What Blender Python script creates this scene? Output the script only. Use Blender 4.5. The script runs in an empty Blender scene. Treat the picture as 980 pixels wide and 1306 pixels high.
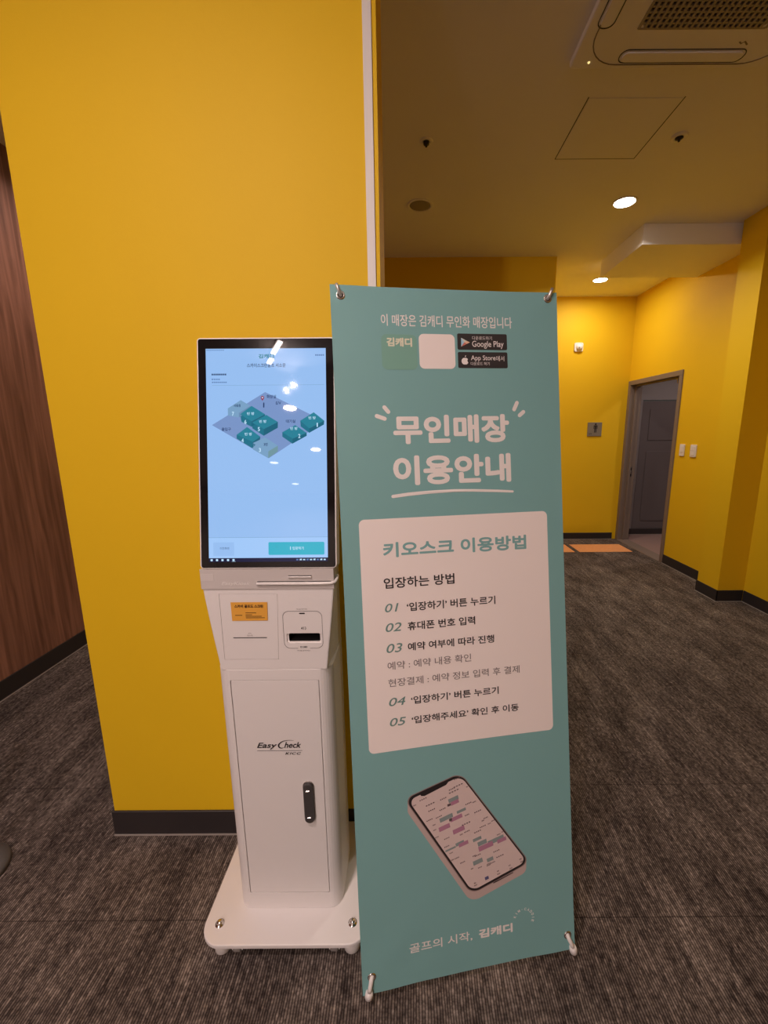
import bpy, bmesh, math, random
from mathutils import Vector, Matrix
random.seed(7)
SC = bpy.context.scene
COL = SC.collection
V3 = Vector

# ------------------------------------------------------------------ camera
PITCH = math.radians(10.9)
ROLL = math.atan(0.007)
fw = V3((0, math.cos(PITCH), -math.sin(PITCH)))
rt0 = V3((1, 0, 0)); dn0 = V3((0, -math.sin(PITCH), -math.cos(PITCH)))
rt = rt0 * math.cos(ROLL) + dn0 * math.sin(ROLL)
dn = -rt0 * math.sin(ROLL) + dn0 * math.cos(ROLL)
cam = bpy.data.cameras.new('camera'); co = bpy.data.objects.new('camera', cam); COL.objects.link(co)
up = -dn; bk = -fw
co.matrix_world = Matrix(((rt.x, up.x, bk.x, 0), (rt.y, up.y, bk.y, 0), (rt.z, up.z, bk.z, 1.5), (0, 0, 0, 1)))
cam.sensor_width = 36; cam.sensor_fit = 'AUTO'
cam.lens = 36 * 535 / 1306
cam.shift_x = -29.5 / 1306
cam.clip_start = .02
SC.camera = co

# ------------------------------------------------------------------ world, exposure
w = bpy.data.worlds.new('World'); SC.world = w; w.use_nodes = True
w.node_tree.nodes['Background'].inputs[0].default_value = (1, .9, .8, 1)
w.node_tree.nodes['Background'].inputs[1].default_value = .05
SC.view_settings.view_transform = 'Standard'
SC.view_settings.look = 'None'
SC.view_settings.exposure = 0.0
SC.view_settings.gamma = 1
SC.view_settings.use_curve_mapping = False
LAMP_COL = (1.0, .79, .735)
CORR_COL = (1.0, .90, .80)
P_SPOT, P_HALL, P_NEAR = 6.5, 44, 25     # watts: kiosk spotlights, hall downlights, the downlight nearest the kiosk
P_LOBBY, P_FAR, P_WC = 20.5, 11.3, 7   # watts: the two corridor downlights and the washroom's

# ------------------------------------------------------------------ materials
def lin(r, g, b):
    f = lambda c: (c / 255 / 12.92) if c <= 10 else ((c / 255 + .055) / 1.055) ** 2.4
    return (f(r), f(g), f(b), 1)
def mat(name, col, rough=.5, metal=0., spec=.5, emit=None, estr=0., bump=0., bscale=200., coat=0.):
    m = bpy.data.materials.new(name); m.use_nodes = True
    nt = m.node_tree; b = nt.nodes['Principled BSDF']
    b.inputs['Base Color'].default_value = (*col[:3], 1)
    b.inputs['Roughness'].default_value = rough
    b.inputs['Metallic'].default_value = metal
    b.inputs['Specular IOR Level'].default_value = spec
    b.inputs['Coat Weight'].default_value = coat
    if emit is not None:
        b.inputs['Emission Color'].default_value = (*emit[:3], 1)
        b.inputs['Emission Strength'].default_value = estr
    if bump:
        g = nt.nodes.new('ShaderNodeNewGeometry'); n = nt.nodes.new('ShaderNodeTexNoise')
        n.inputs['Scale'].default_value = bscale; n.inputs['Detail'].default_value = 4
        nt.links.new(g.outputs['Position'], n.inputs['Vector'])
        bp = nt.nodes.new('ShaderNodeBump'); bp.inputs['Strength'].default_value = bump; bp.inputs['Distance'].default_value = .002
        nt.links.new(n.outputs['Fac'], bp.inputs['Height']); nt.links.new(bp.outputs['Normal'], b.inputs['Normal'])
    return m
def emi(name, col, s=1.0):
    return mat(name, (.004, .004, .005), rough=.02, spec=.5, emit=col, estr=s)

def noise_paint(name, col, var=.04, rough=.5, bump=.12):
    m = mat(name, col, rough=rough, spec=.25, bump=bump, bscale=260)
    nt = m.node_tree; b = nt.nodes['Principled BSDF']
    g = nt.nodes.new('ShaderNodeNewGeometry'); n = nt.nodes.new('ShaderNodeTexNoise'); n.inputs['Scale'].default_value = 1.3
    n.inputs['Detail'].default_value = 5
    nt.links.new(g.outputs['Position'], n.inputs['Vector'])
    mx = nt.nodes.new('ShaderNodeMix'); mx.data_type = 'RGBA'
    mx.inputs['A'].default_value = (*[c * (1 - var) for c in col[:3]], 1); mx.inputs['B'].default_value = (*[min(1, c * (1 + var)) for c in col[:3]], 1)
    nt.links.new(n.outputs['Fac'], mx.inputs['Factor']); nt.links.new(mx.outputs['Result'], b.inputs['Base Color'])
    return m

def carpet_mat():
    m = mat('carpet', (.05, .04, .035), rough=.95, spec=.1)
    nt = m.node_tree; L = nt.links; N = nt.nodes; b = N['Principled BSDF']
    g = N.new('ShaderNodeNewGeometry')
    def mapped(sx, sy, off=0):
        mp = N.new('ShaderNodeMapping'); mp.inputs['Scale'].default_value = (sx, sy, 1); mp.inputs['Location'].default_value = (off, off * .7, 0)
        L.new(g.outputs['Position'], mp.inputs['Vector']); return mp.outputs['Vector']
    def noise(vec, detail=2, rough=.6):
        n = N.new('ShaderNodeTexNoise'); n.inputs['Scale'].default_value = 1; n.inputs['Detail'].default_value = detail; n.inputs['Roughness'].default_value = rough
        L.new(vec, n.inputs['Vector']); return n.outputs['Fac']
    def math_(op, a, c, clamp=False):
        n = N.new('ShaderNodeMath'); n.operation = op; n.use_clamp = clamp
        for i, v in enumerate((a, c)):
            if isinstance(v, (int, float)): n.inputs[i].default_value = v
            else: L.new(v, n.inputs[i])
        return n.outputs[0]
    def ramp(v, stops):
        r = N.new('ShaderNodeValToRGB'); e = r.color_ramp.elements
        while len(e) < len(stops): e.new(.5)
        for k, (p, c) in enumerate(stops): e[k].position = p; e[k].color = c
        L.new(v, r.inputs['Fac']); return r.outputs['Color']
    # fine loop rows running along Y, dashes along each row
    sep = N.new('ShaderNodeSeparateXYZ'); L.new(g.outputs['Position'], sep.inputs[0])
    PER = .0074
    wob = noise(mapped(14, 5, 2), 2, .5)
    xr = math_('DIVIDE', math_('ADD', sep.outputs['X'], math_('MULTIPLY', wob, .012)), PER)
    xi = math_('FLOOR', xr, 0); xf = math_('FRACT', xr, 0)
    cv = N.new('ShaderNodeCombineXYZ'); L.new(math_('MULTIPLY', xi, 7.31), cv.inputs[0]); L.new(math_('MULTIPLY', sep.outputs['Y'], 46), cv.inputs[1])
    dash = noise(cv.outputs[0], 2, .75)
    cv2 = N.new('ShaderNodeCombineXYZ'); L.new(math_('MULTIPLY', xi, 3.77), cv2.inputs[0]); L.new(math_('MULTIPLY', sep.outputs['Y'], 5), cv2.inputs[1])
    rowtone = noise(cv2.outputs[0], 1, .5)
    prof = math_('SUBTRACT', 1.0, math_('MULTIPLY', math_('ABSOLUTE', math_('SUBTRACT', xf, .5), 0), 2.0))
    dots = noise(mapped(420, 260, 3), 2, .7)
    patch = noise(mapped(8, 3.0, 5), 3, .6)
    big = noise(mapped(2.2, 1.1, 9), 2, .5)
    s = math_('ADD', math_('MULTIPLY', dash, .50), math_('MULTIPLY', dots, .20))
    s = math_('ADD', s, math_('MULTIPLY', rowtone, .24))
    s = math_('ADD', s, math_('MULTIPLY', prof, .19))
    s = math_('ADD', s, math_('MULTIPLY', patch, .28))
    s = math_('ADD', s, math_('MULTIPLY', big, .12))
    col = ramp(s, [(.58, (.0170, .0125, .0118, 1)), (.72, (.058, .046, .041, 1)), (.84, (.160, .130, .112, 1)), (1.0, (.40, .34, .30, 1))])
    # carpet tile seams every 0.5 m
    def seam(axis, off):
        a = math_('FRACT', math_('MULTIPLY', math_('ADD', sep.outputs[axis], off), 2.0), 0)
        d = math_('ABSOLUTE', math_('SUBTRACT', a, .5), 0)
        return math_('LESS_THAN', d, .0035)
    sm = seam('Y', -1.05 + 10.25)
    mx = N.new('ShaderNodeMix'); mx.data_type = 'RGBA'
    L.new(math_('MULTIPLY', sm, .5), mx.inputs['Factor']); L.new(col, mx.inputs['A']); mx.inputs['B'].default_value = (.008, .006, .006, 1)
    L.new(mx.outputs['Result'], b.inputs['Base Color'])
    bp = N.new('ShaderNodeBump'); bp.inputs['Strength'].default_value = .6; bp.inputs['Distance'].default_value = .003
    L.new(s, bp.inputs['Height']); L.new(bp.outputs['Normal'], b.inputs['Normal'])
    return m

def wood_mat():
    m = mat('dark_walnut', (.03, .015, .01), rough=.5, spec=.3)
    nt = m.node_tree; L = nt.links; N = nt.nodes; b = N['Principled BSDF']
    g = N.new('ShaderNodeNewGeometry')
    mp = N.new('ShaderNodeMapping'); mp.inputs['Scale'].default_value = (30, 30, 1.6); L.new(g.outputs['Position'], mp.inputs['Vector'])
    n = N.new('ShaderNodeTexNoise'); n.inputs['Scale'].default_value = 1; n.inputs['Detail'].default_value = 6; n.inputs['Distortion'].default_value = .6
    L.new(mp.outputs['Vector'], n.inputs['Vector'])
    r = N.new('ShaderNodeValToRGB'); e = r.color_ramp.elements
    e[0].position = .32; e[0].color = (.17, .080, .052, 1); e[1].position = .7; e[1].color = (.38, .185, .125, 1)
    L.new(n.outputs['Fac'], r.inputs['Fac']); L.new(r.outputs['Color'], b.inputs['Base Color'])
    return m

YELLOW = noise_paint('yellow_paint', (.80, .515, .012), rough=.6)
CEIL = noise_paint('ceiling_paint', (.86, .83, .80), rough=.8)
CARPET = carpet_mat(); WOOD = wood_mat()
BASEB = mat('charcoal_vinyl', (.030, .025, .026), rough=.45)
CAULK = mat('caulk', (.35, .31, .28), rough=.6)
WHITE = mat('white_powder_coat', (.80, .77, .76), rough=.42, bump=.03, bscale=900)
WHITE_SAT = mat('white_plastic', (.80, .77, .75), rough=.35)
SILVER = mat('silver_paint', (.60, .56, .545), rough=.38, metal=.0)
PALE_SILVER = mat('pale_silver_lettering', (.80, .77, .75), rough=.4)
BLACKG = mat('black_glass', (.006, .005, .006), rough=.025, spec=.5)
BLACK = mat('black_plastic', (.012, .012, .013), rough=.45)
DKGREY = mat('dark_grey_plastic', (.060, .055, .055), rough=.32)
CHROME = mat('chrome', (.75, .72, .70), rough=.18, metal=1)
STEEL = mat('brushed_steel', (.55, .52, .50), rough=.35, metal=1)
RUBBER = mat('grey_rubber', (.30, .28, .27), rough=.6)
INK = mat('black_ink', (.018, .015, .016), rough=.5)
GREYINK = mat('grey_ink', (.20, .17, .17), rough=.5)
TEAL = mat('teal_vinyl', (.205, .42, .425), rough=.48, spec=.35, bump=.05, bscale=40)
TEALINK = mat('teal_ink', (.205, .42, .425), rough=.5)
TEALDK = mat('grey_teal_ink', (.15, .27, .25), rough=.5)
WINK = mat('white_ink', (.83, .79, .77), rough=.5)
CARDM = mat('white_card_print', (.87, .80, .775), rough=.5)
FRAMEM = mat('taupe_steel', (.20, .155, .13), rough=.45)
WCGREY = mat('washroom_grey', (.26, .24, .25), rough=.55)
WCDOOR = mat('washroom_door', (.13, .11, .115), rough=.5)
WCFLOOR = mat('washroom_tile', (.30, .20, .18), rough=.4)
TACT = mat('tactile_yellow', (.80, .36, .14), rough=.55)
GREYPL = mat('grey_acrylic', (.22, .20, .17), rough=.3)
HALLW = noise_paint('hall_paint', (.72, .66, .62), rough=.7)
GRILLE = mat('grille_plastic', (.30, .26, .22), rough=.5)
STICK = mat('orange_sticker', (.80, .40, .06), rough=.4)
LAMPM = mat('lamp_diffuser', (.9, .9, .9), rough=.5, emit=(1, .90, .80), estr=18)

# ------------------------------------------------------------------ mesh helpers
def quad(bm, pts, mi=0):
    f = bm.faces.new([bm.verts.new(p) for p in pts]); f.material_index = mi; return f
def box(bm, x0, x1, y0, y1, z0, z1, mi=0, bev=0., seg=2, fn=None):
    t = bmesh.new()
    vs = [t.verts.new((x, y, z)) for x in (x0, x1) for y in (y0, y1) for z in (z0, z1)]
    for a in ((0, 1, 3, 2), (4, 6, 7, 5), (0, 4, 5, 1), (2, 3, 7, 6), (0, 2, 6, 4), (1, 5, 7, 3)):
        t.faces.new([vs[i] for i in a])
    bmesh.ops.recalc_face_normals(t, faces=t.faces)
    if bev: bmesh.ops.bevel(t, geom=list(t.edges), offset=bev, segments=seg, profile=.5, affect='EDGES')
    merge(bm, t, mi, fn)
def merge(bm, t, mi=0, fn=None):
    mp = {}
    for v in t.verts: mp[v] = bm.verts.new(fn(v.co) if fn else v.co)
    for f in t.faces:
        try:
            g = bm.faces.new([mp[v] for v in f.verts]); g.material_index = mi if mi is not None else f.material_index; g.smooth = f.smooth
        except ValueError: pass
    t.free()
def rrect(x0, x1, y0, y1, r, n=6):
    rs = r if isinstance(r, (list, tuple)) else (r,) * 4       # corners: x0y0, x1y0, x1y1, x0y1
    out = []
    for (cx, cy, a0, rr) in ((x0 + rs[0], y0 + rs[0], 180, rs[0]), (x1 - rs[1], y0 + rs[1], 270, rs[1]), (x1 - rs[2], y1 - rs[2], 0, rs[2]), (x0 + rs[3], y1 - rs[3], 90, rs[3])):
        for k in range(n + 1):
            a = math.radians(a0 + 90 * k / n); out.append((cx + rr * math.cos(a), cy + rr * math.sin(a)))
    return out
def prism(bm, poly, h0, h1, fn=None, mi=0, bev=0., seg=2):
    """poly in the a-b plane, extruded along c from h0 to h1; fn maps V3(a, b, c) to the place."""
    t = bmesh.new()
    lo = [t.verts.new((a, b, h0)) for a, b in poly]; hi = [t.verts.new((a, b, h1)) for a, b in poly]
    n = len(poly)
    f0 = t.faces.new(lo[::-1]); f1 = t.faces.new(hi)
    for i in range(n): t.faces.new((lo[i], lo[(i + 1) % n], hi[(i + 1) % n], hi[i]))
    bmesh.ops.recalc_face_normals(t, faces=t.faces)
    if bev:
        bmesh.ops.bevel(t, geom=list(f0.edges) + list(f1.edges), offset=bev, segments=seg, profile=.5, affect='EDGES')
    merge(bm, t, mi, fn)
def lathe(bm, prof, c, axis='z', n=32, mi=0, fn=None, smooth=True):
    """prof: list of (radius, height)"""
    t = bmesh.new(); rings = []
    for r, h in prof:
        if r < 1e-6: rings.append([t.verts.new((0, 0, h))])
        else: rings.append([t.verts.new((r * math.cos(2 * math.pi * k / n), r * math.sin(2 * math.pi * k / n), h)) for k in range(n)])
    for a, b in zip(rings, rings[1:]):
        if len(a) == 1 and len(b) == 1: continue
        for k in range(n):
            k2 = (k + 1) % n
            if len(a) == 1: f = t.faces.new((a[0], b[k], b[k2]))
            elif len(b) == 1: f = t.faces.new((a[k], b[0], a[k2]))
            else: f = t.faces.new((a[k], b[k], b[k2], a[k2]))
            f.smooth = smooth
    bmesh.ops.recalc_face_normals(t, faces=t.faces)
    c = V3(c)
    M = {'z': lambda v: V3((v.x, v.y, v.z)), 'x': lambda v: V3((v.z, v.x, v.y)), 'y': lambda v: V3((v.y, v.z, v.x)), '-y': lambda v: V3((v.x, -v.z, v.y))}[axis]
    merge(bm, t, mi, (lambda v: fn(M(v) + c)) if fn else (lambda v: M(v) + c))
def tube(bm, path, r, n=10, mi=0, caps=True, closed=False):
    pts = [V3(p) for p in path]; m = len(pts); rings = []
    up0 = None
    for i, p in enumerate(pts):
        if closed: d = pts[(i + 1) % m] - pts[i - 1]
        else: d = pts[min(i + 1, m - 1)] - pts[max(i - 1, 0)]
        d.normalize()
        if up0 is None:
            up0 = V3((0, 0, 1)) if abs(d.z) < .9 else V3((1, 0, 0))
        u = (up0 - d * up0.dot(d)).normalized(); up0 = u; v = d.cross(u)
        rr = r[i] if isinstance(r, (list, tuple)) else r
        rings.append([bm.verts.new(p + (u * math.cos(2 * math.pi * k / n) + v * math.sin(2 * math.pi * k / n)) * rr) for k in range(n)])
    pairs = list(zip(rings, rings[1:]))
    if closed: pairs.append((rings[-1], rings[0]))
    for a, b in pairs:
        for k in range(n):
            f = bm.faces.new((a[k], a[(k + 1) % n], b[(k + 1) % n], b[k])); f.smooth = True; f.material_index = mi
    if caps and not closed:
        for q in (rings[0][::-1], rings[-1]):
            f = bm.faces.new(q); f.material_index = mi
def stroke(pts, wd, closed=False, n=6):
    """round-ended stroke outline polygon in 2D"""
    P = [V3((x, y)) for x, y in pts]; L = []; R = []
    for i, p in enumerate(P):
        d = (P[min(i + 1, len(P) - 1)] - P[max(i - 1, 0)]).normalized(); q = V3((-d.y, d.x))
        wi = wd[i] if isinstance(wd, (list, tuple)) else wd
        L.append(p + q * wi / 2); R.append(p - q * wi / 2)
    w0 = (wd[0] if isinstance(wd, (list, tuple)) else wd) / 2; w1 = (wd[-1] if isinstance(wd, (list, tuple)) else wd) / 2
    out = [(v.x, v.y) for v in L]
    d = (P[-1] - P[-2]).normalized(); a0 = math.atan2(d.x, -d.y)
    a0 = math.atan2(d.y, d.x) + math.pi / 2
    out += [(P[-1].x + w1 * math.cos(a0 - math.pi * k / n), P[-1].y + w1 * math.sin(a0 - math.pi * k / n)) for k in range(1, n)]
    out += [(v.x, v.y) for v in R[::-1]]
    d = (P[1] - P[0]).normalized(); a0 = math.atan2(d.y, d.x) - math.pi / 2
    out += [(P[0].x + w0 * math.cos(a0 - math.pi * k / n), P[0].y + w0 * math.sin(a0 - math.pi * k / n)) for k in range(1, n)]
    return out
def flat(bm, poly, fn, d=0., mi=0):
    f = bm.faces.new([bm.verts.new(fn(a, b, d)) for a, b in poly]); f.material_index = mi; return f

def obj(name, bm, m, root=None, parent=None, smooth=False):
    """link bm (world coordinates) as one mesh object; as a child its vertices are taken relative to the root's origin"""
    me = bpy.data.meshes.new(name)
    if root is not None: bmesh.ops.translate(bm, verts=bm.verts, vec=-V3(root['_at']))
    bm.to_mesh(me); bm.free()
    for x in (m if isinstance(m, (list, tuple)) else [m]): me.materials.append(x)
    if smooth:
        me.polygons.foreach_set('use_smooth', [True] * len(me.polygons))
    o = bpy.data.objects.new(name, me); COL.objects.link(o)
    if root is not None: o.parent = parent or root
    return o
ROOTS = []
def thing(name, label, cat, loc, group=None):
    o = bpy.data.objects.new(name, None); COL.objects.link(o); o.empty_display_size = .1
    o.location = loc; o['label'] = label; o['category'] = cat; o['_at'] = tuple(loc); ROOTS.append(o)
    if group: o['group'] = group
    return o
def tag(o, label, cat, group=None):
    o['label'] = label; o['category'] = cat
    if group: o['group'] = group
    return o
def struct(name, bm, m):
    o = obj(name, bm, m); o['kind'] = 'structure'; return o
def boolean(o, cutter_bm):
    me = bpy.data.meshes.new('cut'); bmesh.ops.recalc_face_normals(cutter_bm, faces=cutter_bm.faces); cutter_bm.to_mesh(me); cutter_bm.free()
    c = bpy.data.objects.new('cut', me); COL.objects.link(c); c.matrix_world = Matrix.Translation(V3(o.parent['_at'])).inverted() if o.parent else Matrix()
    bpy.context.view_layer.update()
    if o.parent: c.parent = None
    c.matrix_world = Matrix()
    md = o.modifiers.new('b', 'BOOLEAN'); md.operation = 'DIFFERENCE'; md.object = c; md.solver = 'EXACT'
    dg = bpy.context.evaluated_depsgraph_get(); dg.update()
    new = bpy.data.meshes.new_from_object(o.evaluated_get(dg)); o.modifiers.clear()
    old = o.data; o.data = new; new.name = o.name; bpy.data.meshes.remove(old)
    bpy.data.objects.remove(c); bpy.data.meshes.remove(me)
def text_bm(s, bold=0., shear=0., spacing=1.):
    """the outline of a line of writing as a flat bmesh, scaled to the unit box"""
    cu = bpy.data.curves.new('t', 'FONT'); cu.body = s; cu.size = 1; cu.offset = bold; cu.shear = shear; cu.space_character = spacing; cu.resolution_u = 4
    cu.fill_mode = 'FRONT'
    o = bpy.data.objects.new('t', cu); COL.objects.link(o)
    dg = bpy.context.evaluated_depsgraph_get(); dg.update()
    me = bpy.data.meshes.new_from_object(o.evaluated_get(dg))
    bm = bmesh.new(); bm.from_mesh(me)
    bpy.data.objects.remove(o); bpy.data.curves.remove(cu); bpy.data.meshes.remove(me)
    xs = [v.co.x for v in bm.verts]; ys = [v.co.y for v in bm.verts]
    x0, x1, y0, y1 = min(xs), max(xs), min(ys), max(ys)
    asp = (x1 - x0) / (y1 - y0)
    for v in bm.verts: v.co = V3(((v.co.x - x0) / (x1 - x0), (v.co.y - y0) / (y1 - y0), 0))
    return bm, asp
def text(bm, s, u0, v0, u1, v1, fn, d=.0004, bold=0., shear=0., mi=0, spacing=1.):
    """a line of writing fitted to the box u0..u1, v0..v1; heavier weights thicken every stroke with a round nib"""
    t, asp = text_bm(s, 0, shear, spacing)
    r = bold * (v1 - v0); u0 += r; u1 -= r; v0 += r; v1 -= r
    offs = [(0, 0)] if not bold else [(r * math.cos(math.pi * k / 4), r * math.sin(math.pi * k / 4)) for k in range(8)] + ([(0, 0)] if bold > .03 else [])
    for i, (ox, oy) in enumerate(offs):
        c2 = t.copy() if i < len(offs) - 1 else t
        merge(bm, c2, mi, lambda c: fn(u0 + c.x * (u1 - u0) + ox, v0 + c.y * (v1 - v0) + oy, d + .000004 * i))

# ================================================================== THE ROOM
H = 3.15
XL, XR, XD = -2.335, 2.965, 2.92
def slab(x0, x1, y0, y1, z0, z1):
    bm = bmesh.new(); box(bm, x0, x1, y0, y1, z0, z1); return bm
struct('floor', slab(-4.7, 3.05, -8.1, 5.8, -.06, 0), CARPET)
struct('ceiling', slab(-4.7, 3.2, -8.1, 7.2, H, H + .1), CEIL)
# yellow partition the kiosk stands against
struct('wall_partition', slab(-1.112, -.074, 1.343, 1.62, 0, H), YELLOW)
bm = bmesh.new(); box(bm, -.1105, -.0860, 1.3375, 1.343, 0, H, bev=.0015); o = struct('trim_1', bm, WHITE_SAT)
struct('wall_middle', slab(XL, 1.469, 4.45, 5.72, 0, H), YELLOW)
struct('wall_far', slab(1.469, 3.05, 5.70, 5.80, 0, H), YELLOW)
# wall with the washroom door: opening y 4.66..5.69, z 0..2.11
bm = bmesh.new()
box(bm, XD, XD + .13, 3.5, 4.602, 0, H); box(bm, XD, XD + .13, 4.602, 5.70, 2.116, H)
struct('wall_right', bm, YELLOW)
bm = bmesh.new(); box(bm, 2.735, XD - .0005, 3.50, 3.76, 0, H); box(bm, XD - .0005, XR + .09, 3.4996, 3.5004, 0, H); struct('wall_pier', bm, YELLOW)
struct('wall_near_right', slab(XR, XR + .1, -8.0, 3.4995, 0, H), YELLOW)
bm = bmesh.new(); box(bm, 1.95, XD, 3.80, 4.565, 2.993, H, bev=.002, seg=1); struct('ceiling_soffit', bm, CEIL)
struct('wall_left', slab(XL - .1, XL, -.6, 4.45, 0, H), WOOD)
struct('wall_hall_left', slab(-4.7, -4.6, -8, -.6, 0, H), HALLW)
struct('wall_hall_end', slab(-4.6, XL - .1, -.6, -.5, 0, H), HALLW)
struct('wall_rear', slab(-4.7, 3.05, -8.1, -8.0, 0, H), HALLW)

def baseboard(name, segs, h=.104, t=.008):
    """segs: (x0,y0,x1,y1,nx,ny) wall runs with their outward normal"""
    bm = bmesh.new()
    for x0, y0, x1, y1, nx, ny in segs:
        xs = sorted((x0, x1)); ys = sorted((y0, y1))
        def b(tt, z0, z1, mi, bev):
            if ny: ya, yb = sorted((y0, y0 + ny * tt)); box(bm, xs[0], xs[1], ya, yb, z0, z1, mi, bev, 1)
            else: xa, xb = sorted((x0, x0 + nx * tt)); box(bm, xa, xb, ys[0], ys[1], z0, z1, mi, bev, 1)
        b(t, .003, h, 0, .0015); b(t + .004, .0, .004, 1, 0)
    return struct(name, bm, [BASEB, CAULK])
baseboard('baseboard_partition', [(-1.120, 1.343, -.066, 1.343, 0, -1), (-.074, 1.343, -.074, 1.62, 1, 0), (-1.112, 1.343, -1.112, 1.62, -1, 0)])
baseboard('baseboard_left', [(XL, -.6, XL, 4.45, 1, 0)], h=.112)
baseboard('baseboard_middle', [(XL, 4.45, 1.477, 4.45, 0, -1), (1.469, 4.45, 1.469, 5.7, 1, 0)])
baseboard('baseboard_far', [(1.477, 5.70, 2.86, 5.70, 0, -1)], h=.092)
baseboard('baseboard_right', [(XD, 3.76, XD, 4.605, -1, 0)])
baseboard('baseboard_pier', [(2.735, 3.492, 2.735, 3.768, -1, 0), (2.727, 3.5, XR - .008, 3.5, 0, -1), (2.735, 3.76, XD - .008, 3.76, 0, 1)])
baseboard('baseboard_near_right', [(XR, -3, XR, 3.492, -1, 0)])

# washroom beyond the doorway
struct('floor_washroom', slab(3.05, 4.6, 4.0, 7.1, -.06, -.002), WCFLOOR)
bm = bmesh.new()
box(bm, 3.05, 3.26, 5.95, 6.05, 0, 2.6); box(bm, 4.06, 4.6, 5.95, 6.05, 0, 2.6); box(bm, 3.26, 4.06, 5.95, 6.05, 1.90, 2.6)
struct('wall_washroom_back', bm, WCGREY)
struct('wall_washroom_side', slab(4.5, 4.6, 4.0, 5.95, 0, 2.6), WCGREY)
struct('wall_washroom_front', slab(3.05, 4.5, 4.0, 4.1, 0, 2.6), WCGREY)
struct('ceiling_washroom', slab(3.05, 4.6, 4.0, 6.05, 2.6, 2.7), CEIL)
baseboard('baseboard_and_door_shade', [(3.05, 5.95, 4.4, 5.95, 0, -1)], h=.085)  # baseboard, carried on past the door as the dark shade at its foot
# steel door frame
bm = bmesh.new()
def frame_piece(y0, y1, z0, z1):
    box(bm, XD - .012, XD + .145, y0, y1, z0, z1, 0, .002, 1)
frame_piece(5.64, 5.697, 0, 2.062); frame_piece(4.60, 4.655, 0, 2.062); frame_piece(4.60, 5.697, 2.0625, 2.118)
box(bm, XD + .05, XD + .075, 5.615, 5.64, 0, 2.062); box(bm, XD + .05, XD + .075, 4.655, 4.672, 0, 2.062); box(bm, XD + .05, XD + .075, 4.673, 5.614, 2.045, 2.0615)
struct('trim_door_frame', bm, FRAMEM)
bm = bmesh.new(); box(bm, XD - .02, XD + .14, 4.655, 5.64, -.01, .008, 0, .003, 1); struct('trim_threshold', bm, FRAMEM)
t = thing('strike_plate', 'small black lock strike plate on the far jamb of the washroom doorway', 'lock plate', (XD + .085, 5.638, .93))
bm = bmesh.new(); box(bm, XD + .078, XD + .104, 5.6355, 5.64, .88, 1.0, 0, .001, 1); obj('plate', bm, BLACK, t)
bm = bmesh.new(); box(bm, XD + .084, XD + .098, 5.633, 5.636, .915, .96, 0, .001, 1); obj('latch_hole', bm, STEEL, t)
# inner door leaf and door closer
d = bmesh.new(); box(d, 3.27, 4.05, 5.97, 6.01, .012, 1.885, 0, .003, 1)
box(d, 3.38, 3.94, 5.962, 5.97, 1.35, 1.78, 0, .002, 1); box(d, 3.38, 3.94, 5.962, 5.97, .2, 1.2, 0, .002, 1)
o = struct('door_1', d, WCDOOR)
bm = bmesh.new(); lathe(bm, [(0, 0), (.012, 0), (.012, .05), (0, .05)], (3.95, 5.93, 1.0), 'y'); tube(bm, [(3.95, 5.935, 1.0), (3.84, 5.935, 1.0)], .009)
h = bpy.data.objects.new('door_handle', bpy.data.meshes.new('door_handle')); bm.to_mesh(h.data); bm.free(); h.data.materials.append(STEEL); COL.objects.link(h); h.parent = o
t = thing('door_stop', 'tiny metal door catch hanging at the top of the washroom doorway', 'door catch', (2.99, 4.80, 2.045))
bm = bmesh.new(); box(bm, 2.975, 3.005, 4.785, 4.815, 2.038, 2.045, 0, .001, 1); obj('mount', bm, STEEL, t)
bm = bmesh.new(); lathe(bm, [(0, 0), (.006, 0), (.006, .03), (.01, .032), (.01, .042), (0, .042)], (2.99, 4.80, 1.998)); obj('catch_pin', bm, CHROME, t)

# ================================================================== CEILING FIXTURES
def ring(cx, cy, r0, r1, z0, z1):
    bm = bmesh.new(); lathe(bm, [(r0, z1), (r0, z0 + .003), (r0 + .004, z0), (r1 - .004, z0), (r1, z0 + .003), (r1, z1)], (cx, cy, 0), n=40); return bm
def area(root, name, loc, power, size, size_y=None, rot=0.):
    l = bpy.data.lights.new(name, 'AREA'); l.energy = power; l.color = LAMP_COL; l.spread = math.radians(150)
    if size_y: l.shape = 'RECTANGLE'; l.size = size; l.size_y = size_y
    else: l.shape = 'DISK'; l.size = size
    o = bpy.data.objects.new(name, l); COL.objects.link(o); o.parent = root
    o.location = V3(loc) - V3(root['_at']); o.rotation_euler = (0, 0, rot)
    return o
GL = 'recessed downlights'
def downlight(x, y, label, power, group=None, H=H, spread=150):
    t = thing('ceiling_light', label, 'ceiling light', (x, y, H), group)
    obj('trim_ring', ring(x, y, .072, .088, H - .005, H), WHITE_SAT, t)
    bm = bmesh.new(); lathe(bm, [(0, H - .003), (.072, H - .003), (.072, H - .001), (0, H - .001)], (x, y, 0), n=40); obj('diffuser', bm, LAMPM, t)
    lo = area(t, 'lamp', (x, y, H - .0045), power, .142); lo.data.spread = math.radians(spread)
    if group == GL: lo.data.color = CORR_COL
downlight(1.624, 3.474, 'round recessed downlight glowing in the open ceiling in front of the boxed soffit', P_LOBBY, GL)
downlight(2.184, 5.105, 'round recessed downlight glowing behind the boxed soffit, near the far yellow wall', P_FAR, GL, spread=176)
downlight(3.75, 5.0, 'round recessed downlight inside the washroom beyond the doorway', P_WC, None, 2.6)
downlight(-1.72, 2.95, 'unseen fill downlight added in the side passage behind the yellow partition', 9)  # added lamp out of sight, brightens the wood wall and passage carpet
downlight(-.75, -.15, 'round recessed downlight nearest the kiosk, just out of view above the camera', P_NEAR, None, spread=160)
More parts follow.
